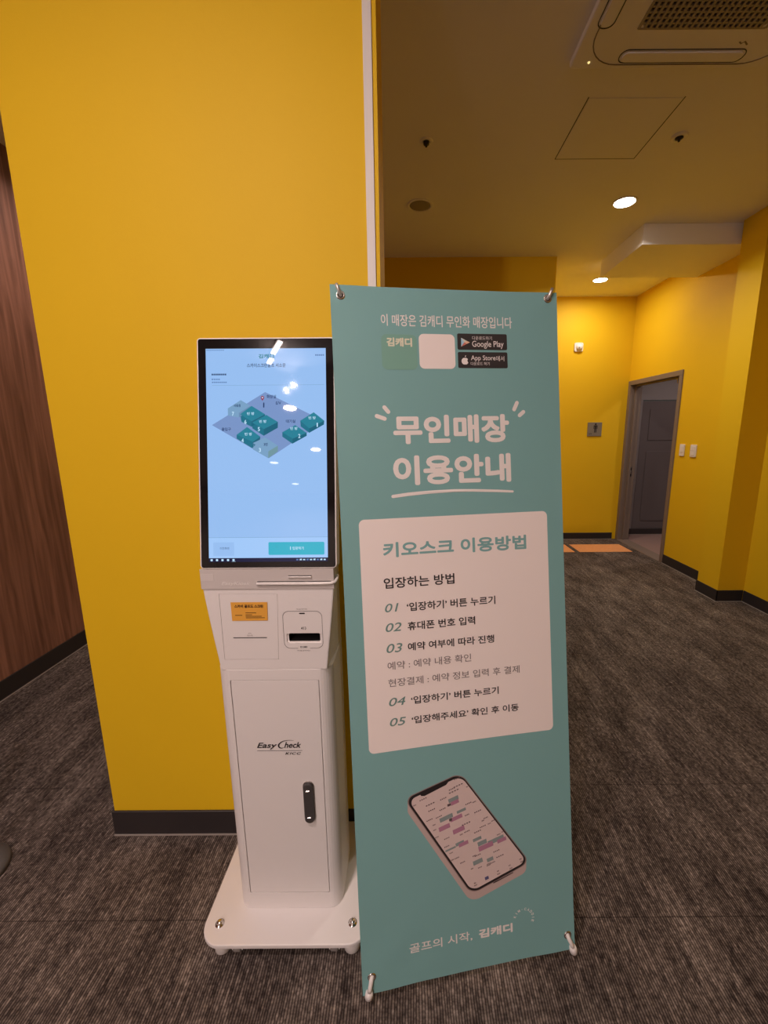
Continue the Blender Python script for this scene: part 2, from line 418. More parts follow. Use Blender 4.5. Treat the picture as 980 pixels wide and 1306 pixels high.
HALL = 'round recessed downlight in the hall ceiling behind the camera, mirrored in the kiosk screen'
for x, y in ((-1.406, -2.69), (-1.457, -4.37), (-2.367, -5.14), (-2.448, -6.88)):
    downlight(x, y, HALL, P_HALL, 'hall downlights behind the camera')
def bar_light(p, q, power, label):
    p = V3((*p, H)); q = V3((*q, H)); m = (p + q) / 2; L = (q - p).length; a = math.atan2(q.y - p.y, q.x - p.x)
    t = thing('linear_light', label, 'ceiling light', m)
    M = Matrix.Translation(m) @ Matrix.Rotation(a, 4, 'Z'); fn = lambda v: M @ v
    bm = bmesh.new(); box(bm, -L / 2 - .012, L / 2 + .012, -.024, .024, -.022, 0, 0, .003, 1, fn); obj('housing', bm, WHITE_SAT, t)
    bm = bmesh.new()
    for sy in (-.011, .011): tube(bm, [fn(V3((x, sy, -.026))) for x in (-L / 2 + .004, 0, L / 2 - .004)], .007, n=10)
    obj('diffuser', bm, mat('tube_glow', (.9, .9, .9), emit=LAMP_COL, estr=power / (math.pi * 2 * math.pi * .007 * 2 * L)), t)
bar_light((-1.074, -1.202), (-1.200, -1.40), 8, 'longer linear light on the hall ceiling, mirrored at the top of the kiosk screen')
bar_light((-1.24, -1.49), (-1.295, -1.575), 4, 'shorter linear light on the hall ceiling, mirrored over the screen title')
def spot_light(x, y, power, label):
    t = thing('spotlight', label, 'spotlight', (x, y, H), 'ceiling spotlights aimed at the kiosk')
    az, el = math.radians(AIM[0]), math.radians(AIM[1])
    aim = V3((math.sin(az) * math.cos(el), math.cos(az) * math.cos(el), -math.sin(el)))
    along = V3((math.cos(az), -math.sin(az), 0)); upv = along.cross(aim)
    hc = V3((x, y, H - .10)); hf = lambda v: hc + along * v.x + upv * v.y + aim * v.z
    bm = bmesh.new(); lathe(bm, [(0, H - .022), (.036, H - .022), (.040, H - .018), (.040, H)], (x, y, 0), n=28); tube(bm, [(x, y, H - .02), (x, y, H - .10)], .008); obj('mount', bm, WHITE_SAT, t)
    bm = bmesh.new(); lathe(bm, [(0, -.07), (.026, -.07), (.036, -.055), (.040, .05), (.015, .05), (.015, .03)], (0, 0, 0), n=32, fn=hf); hd_ = obj('lamp_head', bm, WHITE_SAT, t)
    bm = bmesh.new(); lathe(bm, [(0, .044), (.015, .044)], (0, 0, 0), n=28, fn=hf); obj('diffuser', bm, LAMPM, t, hd_)
    lo = area(t, 'lamp', hc + aim * .0515, power, .028); lo.data.spread = math.radians(AIM[2])
    lo.rotation_euler = Matrix((along, upv, -aim)).transposed().to_euler()
AIM = (18, 19, 112)        # azimuth to the right of straight ahead, downward tilt, beam spread
SPOT = 'white ceiling spotlight behind the camera, aimed at the kiosk and banner'
spot_light(-1.144, -1.887, P_SPOT, SPOT); spot_light(-1.25, -2.007, P_SPOT, SPOT)

def disc_fixture(name, label, cat, x, y, parts):
    t = thing(name, label, cat, (x, y, H))
    for pn, prof, m in parts:
        bm = bmesh.new(); lathe(bm, [(r, H - z) for r, z in prof], (x, y, 0), n=32); obj(pn, bm, m, t)
    return t
disc_fixture('sprinkler_head', 'small dark sprinkler head in the ceiling, left of the access panel', 'sprinkler', .126, 2.793,
    [('escutcheon', [(.018, .0), (.018, .004), (.024, .006), (.036, .004), (.040, 0)], CEIL), ('nozzle', [(0, .030), (.006, .030), (.007, .02), (.016, .018), (.017, .0)], BLACK)])
disc_fixture('sprinkler_head', 'small round sprinkler head with a pale rim, right of the ceiling access panel', 'sprinkler', 1.578, 2.769,
    [('escutcheon', [(.022, .0), (.022, .007), (.028, .010), (.042, .007), (.046, 0)], WHITE_SAT), ('nozzle', [(0, .026), (.006, .026), (.008, .016), (.021, .010), (.021, .0)], BLACK)])
t = thing('ceiling_speaker', 'round flush ceiling speaker grille above the teal banner', 'speaker', (.112, 3.498, H))
obj('trim_ring', ring(.112, 3.498, .078, .098, H - .006, H), CEIL, t)
bm = bmesh.new(); lathe(bm, [(0, H - .004), (.06, H - .0035), (.078, H - .001), (.078, H)], (.112, 3.498, 0), n=32); obj('speaker_grille', bm, GRILLE, t)

t = thing('ceiling_access_panel', 'square access hatch outlined by a dark gap in the ceiling', 'access panel', (1.18, 2.72, H))
bm = bmesh.new(); box(bm, .937, 1.417, 2.481, 2.961, H - .0022, H + .0, 0, .0008, 1); obj('hatch', bm, CEIL, t)
bm = bmesh.new()
for a in ((.930, 1.424, 2.963, 2.968), (.930, .935, 2.474, 2.963), (1.419, 1.424, 2.474, 2.963)):
    box(bm, *a, H - .0008, H)
obj('gap_shade', bm, BLACK, t)  # black strips stand in for the shade in the hatch gap

# four-way cassette air conditioner
ACX, ACY = 1.23, 1.795
t = thing('air_conditioner', 'square ceiling cassette air conditioner with a slotted centre grille', 'air conditioner', (ACX, ACY, H))
ACB = H - .028
bm = bmesh.new(); prism(bm, rrect(ACX - .475, ACX + .475, ACY - .475, ACY + .475, .012, 3), ACB, H, bev=.006)
pan = obj('panel', bm, CEIL, t)
cut = bmesh.new(); prism(cut, rrect(ACX - .262, ACX + .262, ACY - .278, ACY + .278, .045, 5), ACB - .01, ACB + .02)
boolean(pan, cut)
for k in range(4):
    a = k * math.pi / 2; R = Matrix.Translation((ACX, ACY, 0)) @ Matrix.Rotation(a, 4, 'Z')
    bm = bmesh.new(); prism(bm, rrect(-.265, .265, .382, .432, .024, 6), ACB - .007, ACB + .001, fn=lambda v: R @ v, bev=.003); obj('louvre', bm, CEIL, t)
bm = bmesh.new()
tube(bm, [(x, y, ACB - .0002) for x, y in rrect(ACX - .425, ACX + .425, ACY - .45, ACY + .45, .15, 8)], .0026, n=6, closed=True); obj('panel_seam', bm, FRAMEM, t)
bm = bmesh.new()
for k in range(4):
    a = k * math.pi / 2; R = Matrix.Translation((ACX, ACY, 0)) @ Matrix.Rotation(a, 4, 'Z')
    tube(bm, [R @ V3((x, y, ACB - .0002)) for x, y in rrect(-.275, .275, .374, .440, .030, 6)], .0022, n=6, closed=True)
obj('louvre_seam', bm, BLACK, t)
bm = bmesh.new()
nx, ny = 22, 24
gx0, gx1, gy0, gy1 = ACX - .262, ACX + .262, ACY - .278, ACY + .278
for i in range(nx + 1):
    x = gx0 + (gx1 - gx0) * i / nx; box(bm, x - .0055, x + .0055, gy0, gy1, ACB - .002, ACB + .006)
for j in range(ny + 1):
    y = gy0 + (gy1 - gy0) * j / ny; box(bm, gx0, gx1, y - .0045, y + .0045, ACB - .0005, ACB + .007)
obj('intake_grille', bm, GRILLE, t)
bm = bmesh.new(); box(bm, gx0 + .002, gx1 - .002, gy0 + .002, gy1 - .002, ACB + .0185, ACB + .0195); obj('filter', bm, BLACK, t)
bm = bmesh.new(); flat(bm, stroke([(1.435, 2.136), (1.447, 2.144), (1.455, 2.133), (1.475, 2.148)], .007), lambda a, b, d_: V3((a, b, ACB - .0004)))
obj('maker_mark', bm, FRAMEM, t)
bm = bmesh.new(); lathe(bm, [(0, ACB - .004), (.004, ACB - .0035), (.0055, ACB)], (.831, 2.232, 0), n=16)
obj('panel_glint', bm, mat('glint_glow', (.9, .8, .5), emit=(1, .75, .3), estr=1.1), t)  # glint on the panel, put in as a small glowing dot

# ================================================================== WALL FIXTURES
t = thing('wall_sensor', 'small round white sensor high on the far yellow wall', 'sensor', (2.22, 5.7, 2.545))
bm = bmesh.new(); prism(bm, rrect(2.163, 2.277, 2.49, 2.60, .02, 4), 0, .02, fn=lambda v: V3((v.x, 5.7 - v.z, v.y)), bev=.004); obj('base', bm, WHITE_SAT, t)
bm = bmesh.new(); lathe(bm, [(0, .055), (.02, .053), (.034, .042), (.042, .022), (.042, .018)], (2.225, 5.7, 2.54), '-y', 28); obj('dome', bm, WHITE_SAT, t)
bm = bmesh.new(); lathe(bm, [(0, .060), (.008, .058), (.011, .050), (.011, .046)], (2.215, 5.7, 2.535), '-y', 20); obj('lens', bm, GRILLE, t)

t = thing('washroom_sign', 'small square grey sign with a black man pictogram on the far yellow wall', 'sign', (2.505, 5.7, 1.508))
bm = bmesh.new(); box(bm, 2.412, 2.60, 5.688, 5.70, 1.418, 1.598, 0, .002, 1); obj('plate', bm, GREYPL, t)
bm = bmesh.new(); fnS = lambda a, b, dd: V3((2.515 + a, 5.6875 - dd, 1.525 + b))
flat(bm, [(.013 * math.cos(k * .3927), .048 + .013 * math.sin(k * .3927)) for k in range(16)], fnS)
flat(bm, [(-.026, .031), (-.022, .034), (.022, .034), (.026, .031), (.026, -.012), (.018, -.012), (.018, .02), (.015, .02), (.014, -.060), (.002, -.060), (.002, -.012), (-.002, -.012), (-.002, -.060), (-.014, -.060), (-.015, .02), (-.018, .02), (-.018, -.012), (-.026, -.012)], fnS)
obj('man_pictogram', bm, INK, t)
bm = bmesh.new(); text(bm, '남자', -.082, -.086, -.045, -.066, fnS, .0004, .02); obj('lettering', bm, INK, t)

def wall_switch(y, w, label, buttons):
    t = thing('wall_switch', label, 'switch', (XD, y, 1.284), 'pale switches beside the washroom door')
    f = lambda v: V3((XD - v.z, y - v.x, 1.284 + v.y))
    bm = bmesh.new(); prism(bm, rrect(-w / 2, w / 2, -.062, .062, .006, 3), 0, .012, fn=f, bev=.002); obj('plate', bm, WHITE_SAT, t)
    for (y0, y1) in buttons:
        bm = bmesh.new(); prism(bm, rrect(-w * .33, w * .33, y0, y1, .003, 2), .011, .016, fn=f, bev=.0015); obj('button', bm, WHITE_SAT, t)
wall_switch(4.477, .072, 'narrower pale wall switch, the one nearer the washroom door', [(-.022, .045)])
wall_switch(4.299, .085, 'wider pale wall switch with rocker, the one farther from the washroom door', [(-.045, -.002), (.002, .045)])

def paver(x0, x1, y0, y1, label):
    t = thing('tactile_paver', label, 'tactile paving', ((x0 + x1) / 2, (y0 + y1) / 2, 0), 'tactile pavers by the washroom')
    bm = bmesh.new(); box(bm, x0, x1, y0, y1, 0, .005, 0, .0015, 1)
    nx = int((x1 - x0) / .05); ny = int((y1 - y0) / .05)
    for i in range(nx):
        for j in range(ny):
            lathe(bm, [(.0165, .0049), (.011, .0095), (0, .0098)], (x0 + (i + .5) * (x1 - x0) / nx, y0 + (j + .5) * (y1 - y0) / ny, 0), n=8)
    obj('studded_tile', bm, TACT, t)
paver(2.155, 2.815, 5.052, 5.40, 'wider orange studded tactile paving block on the carpet before the washroom door')
paver(1.70, 2.095, 5.052, 5.40, 'orange studded tactile paving block half hidden behind the banner edge')

# round base of a post, at the left edge
t = thing('barrier_post', 'dark round base of a floor post on carpet at the left edge of the photo', 'post', (-1.531, 1.18, 0))
bm = bmesh.new(); lathe(bm, [(0, 0), (.12, 0), (.12, .012), (.116, .018), (.09, .022), (.03, .032), (0, .032)], (-1.531, 1.18, 0), n=48); obj('base', bm, mat('post_base_grey', (.10, .095, .09), rough=.4), t)
bm = bmesh.new(); lathe(bm, [(.026, .030), (.026, .05), (.02, .055), (.02, .92), (0, .925)], (-1.531, 1.18, 0), n=24); obj('pole', bm, CHROME, t)
bm = bmesh.new(); lathe(bm, [(0, .90), (.028, .90), (.028, .985), (.022, .992), (0, .992)], (-1.531, 1.18, 0), n=24); obj('head', bm, BLACK, t)

# ================================================================== KIOSK
KX, KY, ZT = -.364, 1.037, .062
K = thing('self_service_kiosk', 'white floor-standing ticket kiosk with a lit portrait touchscreen', 'kiosk', (KX, 1.13, 0))
# base plate on feet
bm = bmesh.new(); prism(bm, rrect(KX - .248, KX + .243, .942, 1.330, .062, 10), .048, ZT, bev=.003); plate = obj('base_plate', bm, WHITE, K)
for x in (-.567, -.171):
    for y in (.997, 1.285):
        bm = bmesh.new(); lathe(bm, [(.013, ZT), (.013, ZT + .0015), (.0085, ZT + .002), (.0085, ZT + .007), (.006, ZT + .010), (0, ZT + .011)], (x, y, 0), n=20); obj('bolt', bm, CHROME, K, plate)
for x in (-.553, -.172):
    for y in (.980, 1.295):
        bm = bmesh.new(); lathe(bm, [(0, 0), (.020, 0), (.0235, .005), (.0245, .030), (.021, .036), (.010, .038), (.010, .049), (0, .049)], (x, y, 0), n=28); obj('levelling_foot', bm, WHITE_SAT, K, plate)
for x, s in ((-.506, 1), (-.222, -1)):
    for y in (.972, 1.285):
        bm = bmesh.new(); box(bm, x - .016, x + .016, y - .012, y + .02, .036, .049, 0, .002, 1)
        for sx in (-.014, .014): box(bm, x + sx - .0015, x + sx + .0015, y - .008, y + .018, .012, .04)
        c = obj('caster', bm, WHITE_SAT, K, plate)
        bm = bmesh.new(); lathe(bm, [(0, -.011), (.017, -.011), (.019, -.008), (.019, .008), (.017, .011), (0, .011)], (x, y + .005, .019), 'x', 24); obj('wheel', bm, RUBBER, K, plate)
# lower cabinet with its door
bm = bmesh.new(); prism(bm, rrect(KX - .160, KX + .156, KY, 1.225, (.038, .038, .012, .012), 8), ZT, .869, bev=.0025)
body = obj('lower_cabinet', bm, WHITE, K)
cut = bmesh.new(); prism(cut, rrect(KX - .1225, KX + .1205, .1205, .8365, .004, 3), -.02, .014, fn=lambda v: V3((v.x, KY + v.z, v.y))); boolean(body, cut)
bm = bmesh.new(); prism(bm, rrect(KX - .1207, KX + .1187, .1223, .8347, .004, 3), 0, .012, fn=lambda v: V3((v.x, KY + .0005 + v.z, v.y)), bev=.001)
door = obj('cabinet_door', bm, WHITE, K)
fD = lambda a, b, dd: V3((KX + a, KY - dd, b))
bm = bmesh.new(); text(bm, 'Easy', -.0642, .6205, -.0077, .6425, fD, .0006, .022, .33); text(bm, 'heck', .0125, .6251, .0605, .6440, fD, .0006, .022, .33)
flat(bm, stroke([(.0406, .6487), (.030, .6497), (.021, .6494), (.0115, .6472), (.0045, .6435), (-.0006, .6388), (-.0030, .6343), (-.0030, .6300), (-.0010, .6268), (.003, .6248), (.0075, .6250), (.0110, .6265)], [.0005, .001, .0016, .002, .0026, .0034, .0038, .0040, .0036, .0028, .0018, .0010]), fD, .0006)
flat(bm, [(-.0645, .6160), (.0630, .6160), (.0630, .6171), (-.0645, .6171)], fD, .0006)
text(bm, 'KICC', .0141, .6035, .0592, .6112, fD, .0006, .03, .3, spacing=1.15)
obj('maker_lettering', bm, INK, K, door)
# handle: pale surround, dark recessed paddle with two lock barrels
HX, HA, HB = .0745, .382, .5135
bm = bmesh.new(); prism(bm, rrect(KX + HX - .0165, KX + HX + .0165, HA - .0025, HB + .0025, .0162, 8), 0, .004, fn=lambda v: V3((v.x, KY - v.z + .001, v.y)), bev=.001)
hd = obj('handle_surround', bm, STEEL, K, door)
bm = bmesh.new(); prism(bm, rrect(KX + HX - .0140, KX + HX + .0140, HA, HB, .0138, 8), 0, .009, fn=lambda v: V3((v.x, KY - .002 - v.z, v.y)), bev=.003); obj('handle_paddle', bm, DKGREY, K, door)
for z in (.493, .4025):
    bm = bmesh.new(); box(bm, KX + HX - .006, KX + HX + .006, KY - .0135, KY - .0105, z - .002, z + .002, 0, .001, 1)
    obj('handle_rivet', bm, CHROME, K, door)
# upper head: front face tapers downward, side cheeks run back to the full width
def head_section(z):
    t_ = max(0, min(1, (1.118 - z) / (1.118 - .872)))
    w_ = .173 - .0285 * (t_ ** 1.15)
    return [(KX - w_, KY), (KX + w_, KY), (KX + .1535 + .003 * (1 - t_), KY + .11), (KX + .1535, 1.222), (KX - .1575, 1.222), (KX - .1575 - .003 * (1 - t_), KY + .11)]
bm = bmesh.new(); zs = [.8695, .90, .94, .98, 1.02, 1.06, 1.09, 1.118, 1.150]
rings = [[bm.verts.new((x, y, z)) for x, y in head_section(z)] for z in zs]
for a, b in zip(rings, rings[1:]):
    for i in range(6): bm.faces.new((a[i], a[(i + 1) % 6], b[(i + 1) % 6], b[i]))
bm.faces.new(rings[0][::-1]); bm.faces.new(rings[-1])
bmesh.ops.recalc_face_normals(bm, faces=bm.faces)
ve = [e for e in bm.edges if all(abs(v.co.y - KY) < 1e-5 for v in e.verts) and abs(e.verts[0].co.z - e.verts[1].co.z) > .01]
bmesh.ops.bevel(bm, geom=ve, offset=.004, segments=2, profile=.5, affect='EDGES')
head = obj('head', bm, WHITE, K)
cut = bmesh.new()
prism(cut, [(KX - .1303, 1.086), (KX - .1316, .8978), (KX + .0149, .8980), (KX + .0232, 1.0852)], -.02, .006, fn=lambda v: V3((v.x, KY + v.z, v.y)))
prism(cut, rrect(KX + .0402, KX + .1330, .9450, .9735, .006, 4), -.02, .003, fn=lambda v: V3((v.x, KY + v.z, v.y)))
boolean(head, cut)
cut = bmesh.new(); prism(cut, rrect(KX + .0452, KX + .1290, .9492, .9718, .004, 3), -.01, .05, fn=lambda v: V3((v.x, KY + v.z, v.y))); boolean(head, cut)
bm = bmesh.new(); prism(bm, [(KX - .1296, 1.0853), (KX - .1309, .8985), (KX + .0142, .8987), (KX + .0225, 1.0845)], 0, .006, fn=lambda v: V3((v.x, KY + .0002 + v.z, v.y)), bev=.0004, seg=1)
pcov = obj('printer_cover', bm, WHITE, K, head)
bm = bmesh.new(); box(bm, KX - .1024, KX - .0128, KY - .0008, KY + .002, .9610, .9626); obj('paper_slit', bm, BLACK, K, head)
bm = bmesh.new(); text(bm, '영수증', -.0651, .9662, -.0499, .9702, fD, .0006); flat(bm, stroke([(-.0615, .9735), (-.0575, .9755), (-.0535, .9735)], .0008), fD, .0006); obj('printer_lettering', bm, GREYINK, K, head)
bm = bmesh.new(); flat(bm, [(-.1012, 1.0627), (-.1009, 1.0104), (-.0067, 1.0108), (-.0047, 1.0627)][::-1], fD, .0012)
stick = obj('notice_sticker', bm, STICK, K, head); stick['label'] = 'orange paper sticker with black lettering'
bm = bmesh.new(); text(bm, '스카이 골프도 스크린', -.0917, 1.0470, -.0163, 1.0560, fD, .0016, .04)
for (a, b, z) in ((-.0915, -.073, 1.0262), (-.064, -.036, 1.0330), (-.064, -.047, 1.0275), (-.064, -.022, 1.0232), (-.064, -.014, 1.0190)):
    flat(bm, [(a, z - .0008), (b, z - .0008), (b, z + .0008), (a, z + .0008)], fD, .0016)
obj('sticker_lettering', bm, mat('brown_ink', (.05, .018, .010), rough=.5), K, head)
# card reader markings
bm = bmesh.new(); rr = rrect(.0325, .1370, .9298, 1.0368, .017, 8)
cx, cy = .0847, .98
inn = [(cx + (a - cx) * .984, cy + (b - cy) * .984) for a, b in rr]
for i in range(len(rr)):
    j = (i + 1) % len(rr); m_ = (rr[i][0] + rr[j][0]) / 2; m2 = (rr[i][1] + rr[j][1]) / 2
    if m2 < .931 and .055 < m_ < .115: continue
    flat(bm, [rr[i], rr[j], inn[j], inn[i]], fD, .0006)
for a, b in ((.0325 + .017, .0690), (.1010, .1370 - .017)):
    flat(bm, [(a, .9298), (b, .9298), (b, .9307), (a, .9307)], fD, .0006)
obj('card_reader_outline', bm, INK, K, head); bm = bmesh.new(); flat(bm, stroke([(.0785, 1.0300), (.0905, 1.0300)], .0034), fD, .0006); obj('reader_mark', bm, INK, K, head); bm = bmesh.new()
text(bm, 'IC CARD', .0754, .9313, .0939, .9364, fD, .0006, .03); obj('card_reader_lettering', bm, INK, K, head); bm = bmesh.new()
text(bm, '카드를 넣어주세요', .0663, .9216, .1009, .9248, fD, .0006); obj('card_reader_lettering', bm, INK, K, head); bm = bmesh.new()
text(bm, '카드를 대주세요', .0703, 1.0406, .0988, 1.0433, fD, .0006); obj('card_reader_lettering', bm, INK, K, head); bm = bmesh.new()
flat(bm, [(.0795, .9875), (.0835, .9920), (.0835, .9840)], fD, .0006); flat(bm, stroke([(.0860, .9915), (.0875, .9880), (.0860, .9845)], .0012), fD, .0006)
flat(bm, stroke([(.0905, .9920), (.0930, .9880), (.0905, .9840)], .0012), fD, .0006)
obj('reader_symbol', bm, INK, K, head)
bm = bmesh.new(); prism(bm, rrect(KX + .0430, KX + .1310, .9480, .9740, .006, 4), .045, .049, fn=lambda v: V3((v.x, KY + v.z, v.y))); obj('card_slot_back', bm, BLACK, K, head)
bm = bmesh.new()
box(bm, KX + .0455, KX + .1287, KY + .0034, KY + .045, .9495, .9505); box(bm, KX + .0455, KX + .1287, KY + .0034, KY + .045, .9705, .9715)
box(bm, KX + .0455, KX + .0465, KY + .0034, KY + .045, .9505, .9705); box(bm, KX + .1277, KX + .1287, KY + .0034, KY + .045, .9505, .9705)
obj('card_slot', bm, BLACK, K, head)
# silver band with ledge and slot
bm = bmesh.new(); prism(bm, [(KX - .1735, KY + .03), (KX - .1735, KY), (KX - .1725, KY - .003), (KX + .1725, KY - .003), (KX + .1735, KY), (KX + .1735, KY + .03)], 1.1000, 1.1530)
band = obj('silver_band', bm, SILVER, K)
bm = bmesh.new(); text(bm, 'EasyKiosk', -.1191, 1.1085, -.0445, 1.1200, lambda a, b, dd: V3((KX + a, KY - .003 - dd, b)), .0006, .02, .3); obj('band_lettering', bm, PALE_SILVER, K, band)
bm = bmesh.new(); tube(bm, [(KX - .027, KY - .005, 1.1145), (KX + .14, KY - .005, 1.1145), (KX + .166, KY - .005, 1.1150), (KX + .1755, KY - .001, 1.1175), (KX + .1780, KY + .010, 1.1215), (KX + .177, KY + .03, 1.124)], .0042, n=10)
obj('ledge', bm, WHITE_SAT, K, band)
bm = bmesh.new(); box(bm, KX - .026, KX + .165, KY - .0045, KY - .0029, 1.1196, 1.1207); box(bm, KX + .0556, KX + .1157, KY - .0045, KY - .0029, 1.1345, 1.1362)
obj('paper_slot', bm, BLACK, K, band)
bm = bmesh.new(); box(bm, KX + .0556, KX + .1157, KY - .0075, KY - .0029, 1.1308, 1.1345, 0, .001, 1); obj('slot_lip', bm, WHITE_SAT, K, band)
bm = bmesh.new(); box(bm, KX - .1715, KX - .138, KY - .0036, KY - .0029, 1.123, 1.141); obj('blank_label', bm, mat('label_film', (.66, .62, .605), rough=.3), K, band)
# monitor, leaning back
MX = -.3585; TH = math.atan2(.1, .58)
S_ = V3((0, math.sin(TH), math.cos(TH))); D_ = V3((0, -math.cos(TH), math.sin(TH))); M0 = V3((MX, 1.035, 1.155))
fM = lambda a, b, dd=0.: M0 + V3((1, 0, 0)) * a + S_ * b + D_ * dd
fMv = lambda v: fM(v.x, v.y, v.z)
bm = bmesh.new(); prism(bm, rrect(-.1768, .1768, -.0005, .5918, .010, 5), -.042, -.0004, fn=fMv, bev=.003); case = obj('monitor_case', bm, WHITE_SAT, K)
bm = bmesh.new(); box(bm, KX - .11, KX + .11, 1.078, 1.20, 1.145, 1.42, 0, .006, 2, fn=lambda v: V3((v.x, v.y + max(0, (v.z - 1.145)) * .17, v.z))); obj('monitor_mount', bm, WHITE, K)
bm = bmesh.new(); prism(bm, rrect(-.1730, .1730, .0025, .5880, .006, 4), -.003, .0, fn=fMv, bev=.0004, seg=1); obj('screen_glass', bm, BLACKG, K, case)
ES = 1.0
sm = [emi('screen_sky', lin(150, 190, 240), ES), emi('screen_navy', lin(10, 22, 60), ES), emi('screen_teal', lin(38, 128, 150), ES), emi('screen_teal_dark', lin(24, 98, 122), ES),
      emi('screen_teal_mid', lin(30, 112, 136), ES), emi('screen_slab', lin(120, 148, 198), ES), emi('screen_grey', lin(120, 160, 196), ES), emi('screen_grey_dark', lin(106, 140, 178), ES),
      emi('screen_white', lin(190, 225, 250), ES), emi('screen_ink', lin(36, 62, 104), ES), emi('screen_faint', lin(88, 124, 178), ES), emi('screen_button', lin(48, 176, 200), ES), emi('screen_red', lin(150, 48, 70), ES),
      emi('screen_panel', lin(160, 200, 248), ES), emi('screen_slab_grey', lin(112, 150, 160), ES)]
bm = bmesh.new(); flat(bm, [(-.1530, .0275), (.1535, .0275), (.1535, .5630), (-.1530, .5630)], fM, .0003, 0)
flat(bm, [(-.1530, .0175), (.1535, .0175), (.1535, .0275), (-.1530, .0275)], fM, .0003, 1)
disp = obj('display', bm, sm, K, case); disp['label'] = 'lit pale blue touchscreen display'
bm = bmesh.new(); q = .0006
flat(bm, [(-.1397, .369), (-.0025, .4522), (.1489, .3767), (.005, .2835)][::-1], fM, q, 5)
q = .0008
def solid(top, left, right, cs):
    flat(bm, top, fM, q + .0002, cs[0]); flat(bm, left, fM, q, cs[1]); flat(bm, right, fM, q, cs[2])
T3 = (2, 4, 3); G3 = (6, 6, 7)
solid([(-.0984, .4111), (-.065, .4321), (-.0407, .4173), (-.0704, .3995)], [(-.0984, .4111), (-.0704, .3995), (-.0704, .3880), (-.0984, .3932)], [(-.0704, .3995), (-.0407, .4173), (-.0407, .405), (-.0704, .388)], G3)
solid([(-.0672, .3962), (-.0374, .4172), (-.0033, .3958), (-.038, .378)], [(-.0672, .3962), (-.038, .378), (-.0382, .364), (-.0640, .3770)], [(-.038, .378), (-.0033, .3958), (-.0033, .386), (-.0382, .364)], T3)
solid([(-.0364, .3748), (-.0001, .3941), (.0292, .3759), (-.0071, .3582)], [(-.0364, .3748), (-.0071, .3582), (-.0073, .3409), (-.0364, .3600)], [(-.0071, .3582), (.0292, .3759), (.029, .3612), (-.0073, .3409)], T3)
solid([(-.0768, .344), (-.0497, .3634), (-.0162, .3387), (-.0354, .3257)], [(-.0768, .344), (-.0354, .3257), (-.0373, .3093), (-.077, .3342)], [(-.0354, .3257), (-.0162, .3387), (-.0173, .3300), (-.0373, .3093)], T3)
solid([(.0866, .3788), (.1213, .3998), (.1479, .3784), (.1093, .359)], [(.0866, .3788), (.1093, .359), (.1092, .3476), (.0876, .3640)], [(.1093, .359), (.1479, .3784), (.1471, .3686), (.1092, .3476)], T3)
solid([(.0403, .3497), (.0734, .3675), (.1026, .3476), (.0664, .3332)], [(.0403, .3497), (.0664, .3332), (.0656, .3201), (.0402, .3383)], [(.0664, .3332), (.1026, .3476), (.1026, .3400), (.0656, .3201)], T3)
flat(bm, [(-.0355, .3224), (-.0041, .3369), (.0284, .3154), (.0036, .3009)][::-1], fM, q + .0002, 6); flat(bm, [(.0036, .3009), (.0284, .3154), (.0282, .3007), (.0034, .2835)], fM, q, 14)
flat(bm, [(-.0355, .3224), (.0036, .3009), (.0034, .2835), (-.0355, .3060)], fM, q, 6)
obj('room_map', bm, sm, K, disp)
q = .0014
def lab(s, x, y, wd, ht, mi, bold=.02):
    bm = bmesh.new(); text(bm, s, x - wd / 2, y - ht / 2, x + wd / 2, y + ht / 2, fM, q, bold, 0, mi); obj('room_label', bm, sm, K, disp)
for n_, b_ in (('b6', (-.040, .3977)), ('b5', (-.0091, .3775)), ('b1', (.1172, .3858)), ('b2', (.0703, .3590)), ('b4', (-.0466, .3455))): lab('빈 방', *b_, .0185, .0075, 8)
for s, p in (('6', (-.0537, .3765)), ('5', (-.0196, .3577)), ('1', (.1301, .3677)), ('2', (.0838, .3396)), ('4', (-.0616, .3292)), ('7', (-.0852, .3973)), ('3', (-.0177, .3045))): lab(s, *p, .0055 if s != '1' else .003, .0105, 8, .03)
lab('화장실', .0135, .4404, .024, .0090, 9); lab('E/V', .0315, .4239, .013, .0075, 9); lab('사용중', -.0741, .4181, .018, .0075, 9); lab('출입구', -.1029, .3582, .024, .0085, 9)
lab('대기실', .0620, .3774, .024, .0085, 9); lab('3번', -.0027, .3189, .010, .0080, 9)
bm = bmesh.new(); flat(bm, [(-.0093 + .0042 * math.cos(k * .4488), .4375 + .0048 * math.sin(k * .4488)) for k in range(14)], fM, q, 12)
flat(bm, [(-.0122, .4350), (-.0093, .4295), (-.0064, .4350)][::-1], fM, q, 12)
flat(bm, [(-.0093 + .0018 * math.cos(k * .6283), .4377 + .0018 * math.sin(k * .6283)) for k in range(10)], fM, q + .0002, 8)
obj('map_pin', bm, sm, K, disp); bm = bmesh.new(); flat(bm, stroke([(-.0060, .4240), (-.0063, .4140)], .0032), fM, q, 9)
obj('map_figure', bm, sm, K, disp)
bm = bmesh.new(); q = .0006
text(bm, '김캐디', -.0180, .5376, .0212, .5488, fM, q, .04, 0, 2); obj('logo_lettering', bm, sm, K, disp); bm = bmesh.new()
text(bm, '스카이스크린골프 서소문', -.0483, .5150, .0508, .5252, fM, q, .015, 0, 9); obj('title_lettering', bm, sm, K, disp)
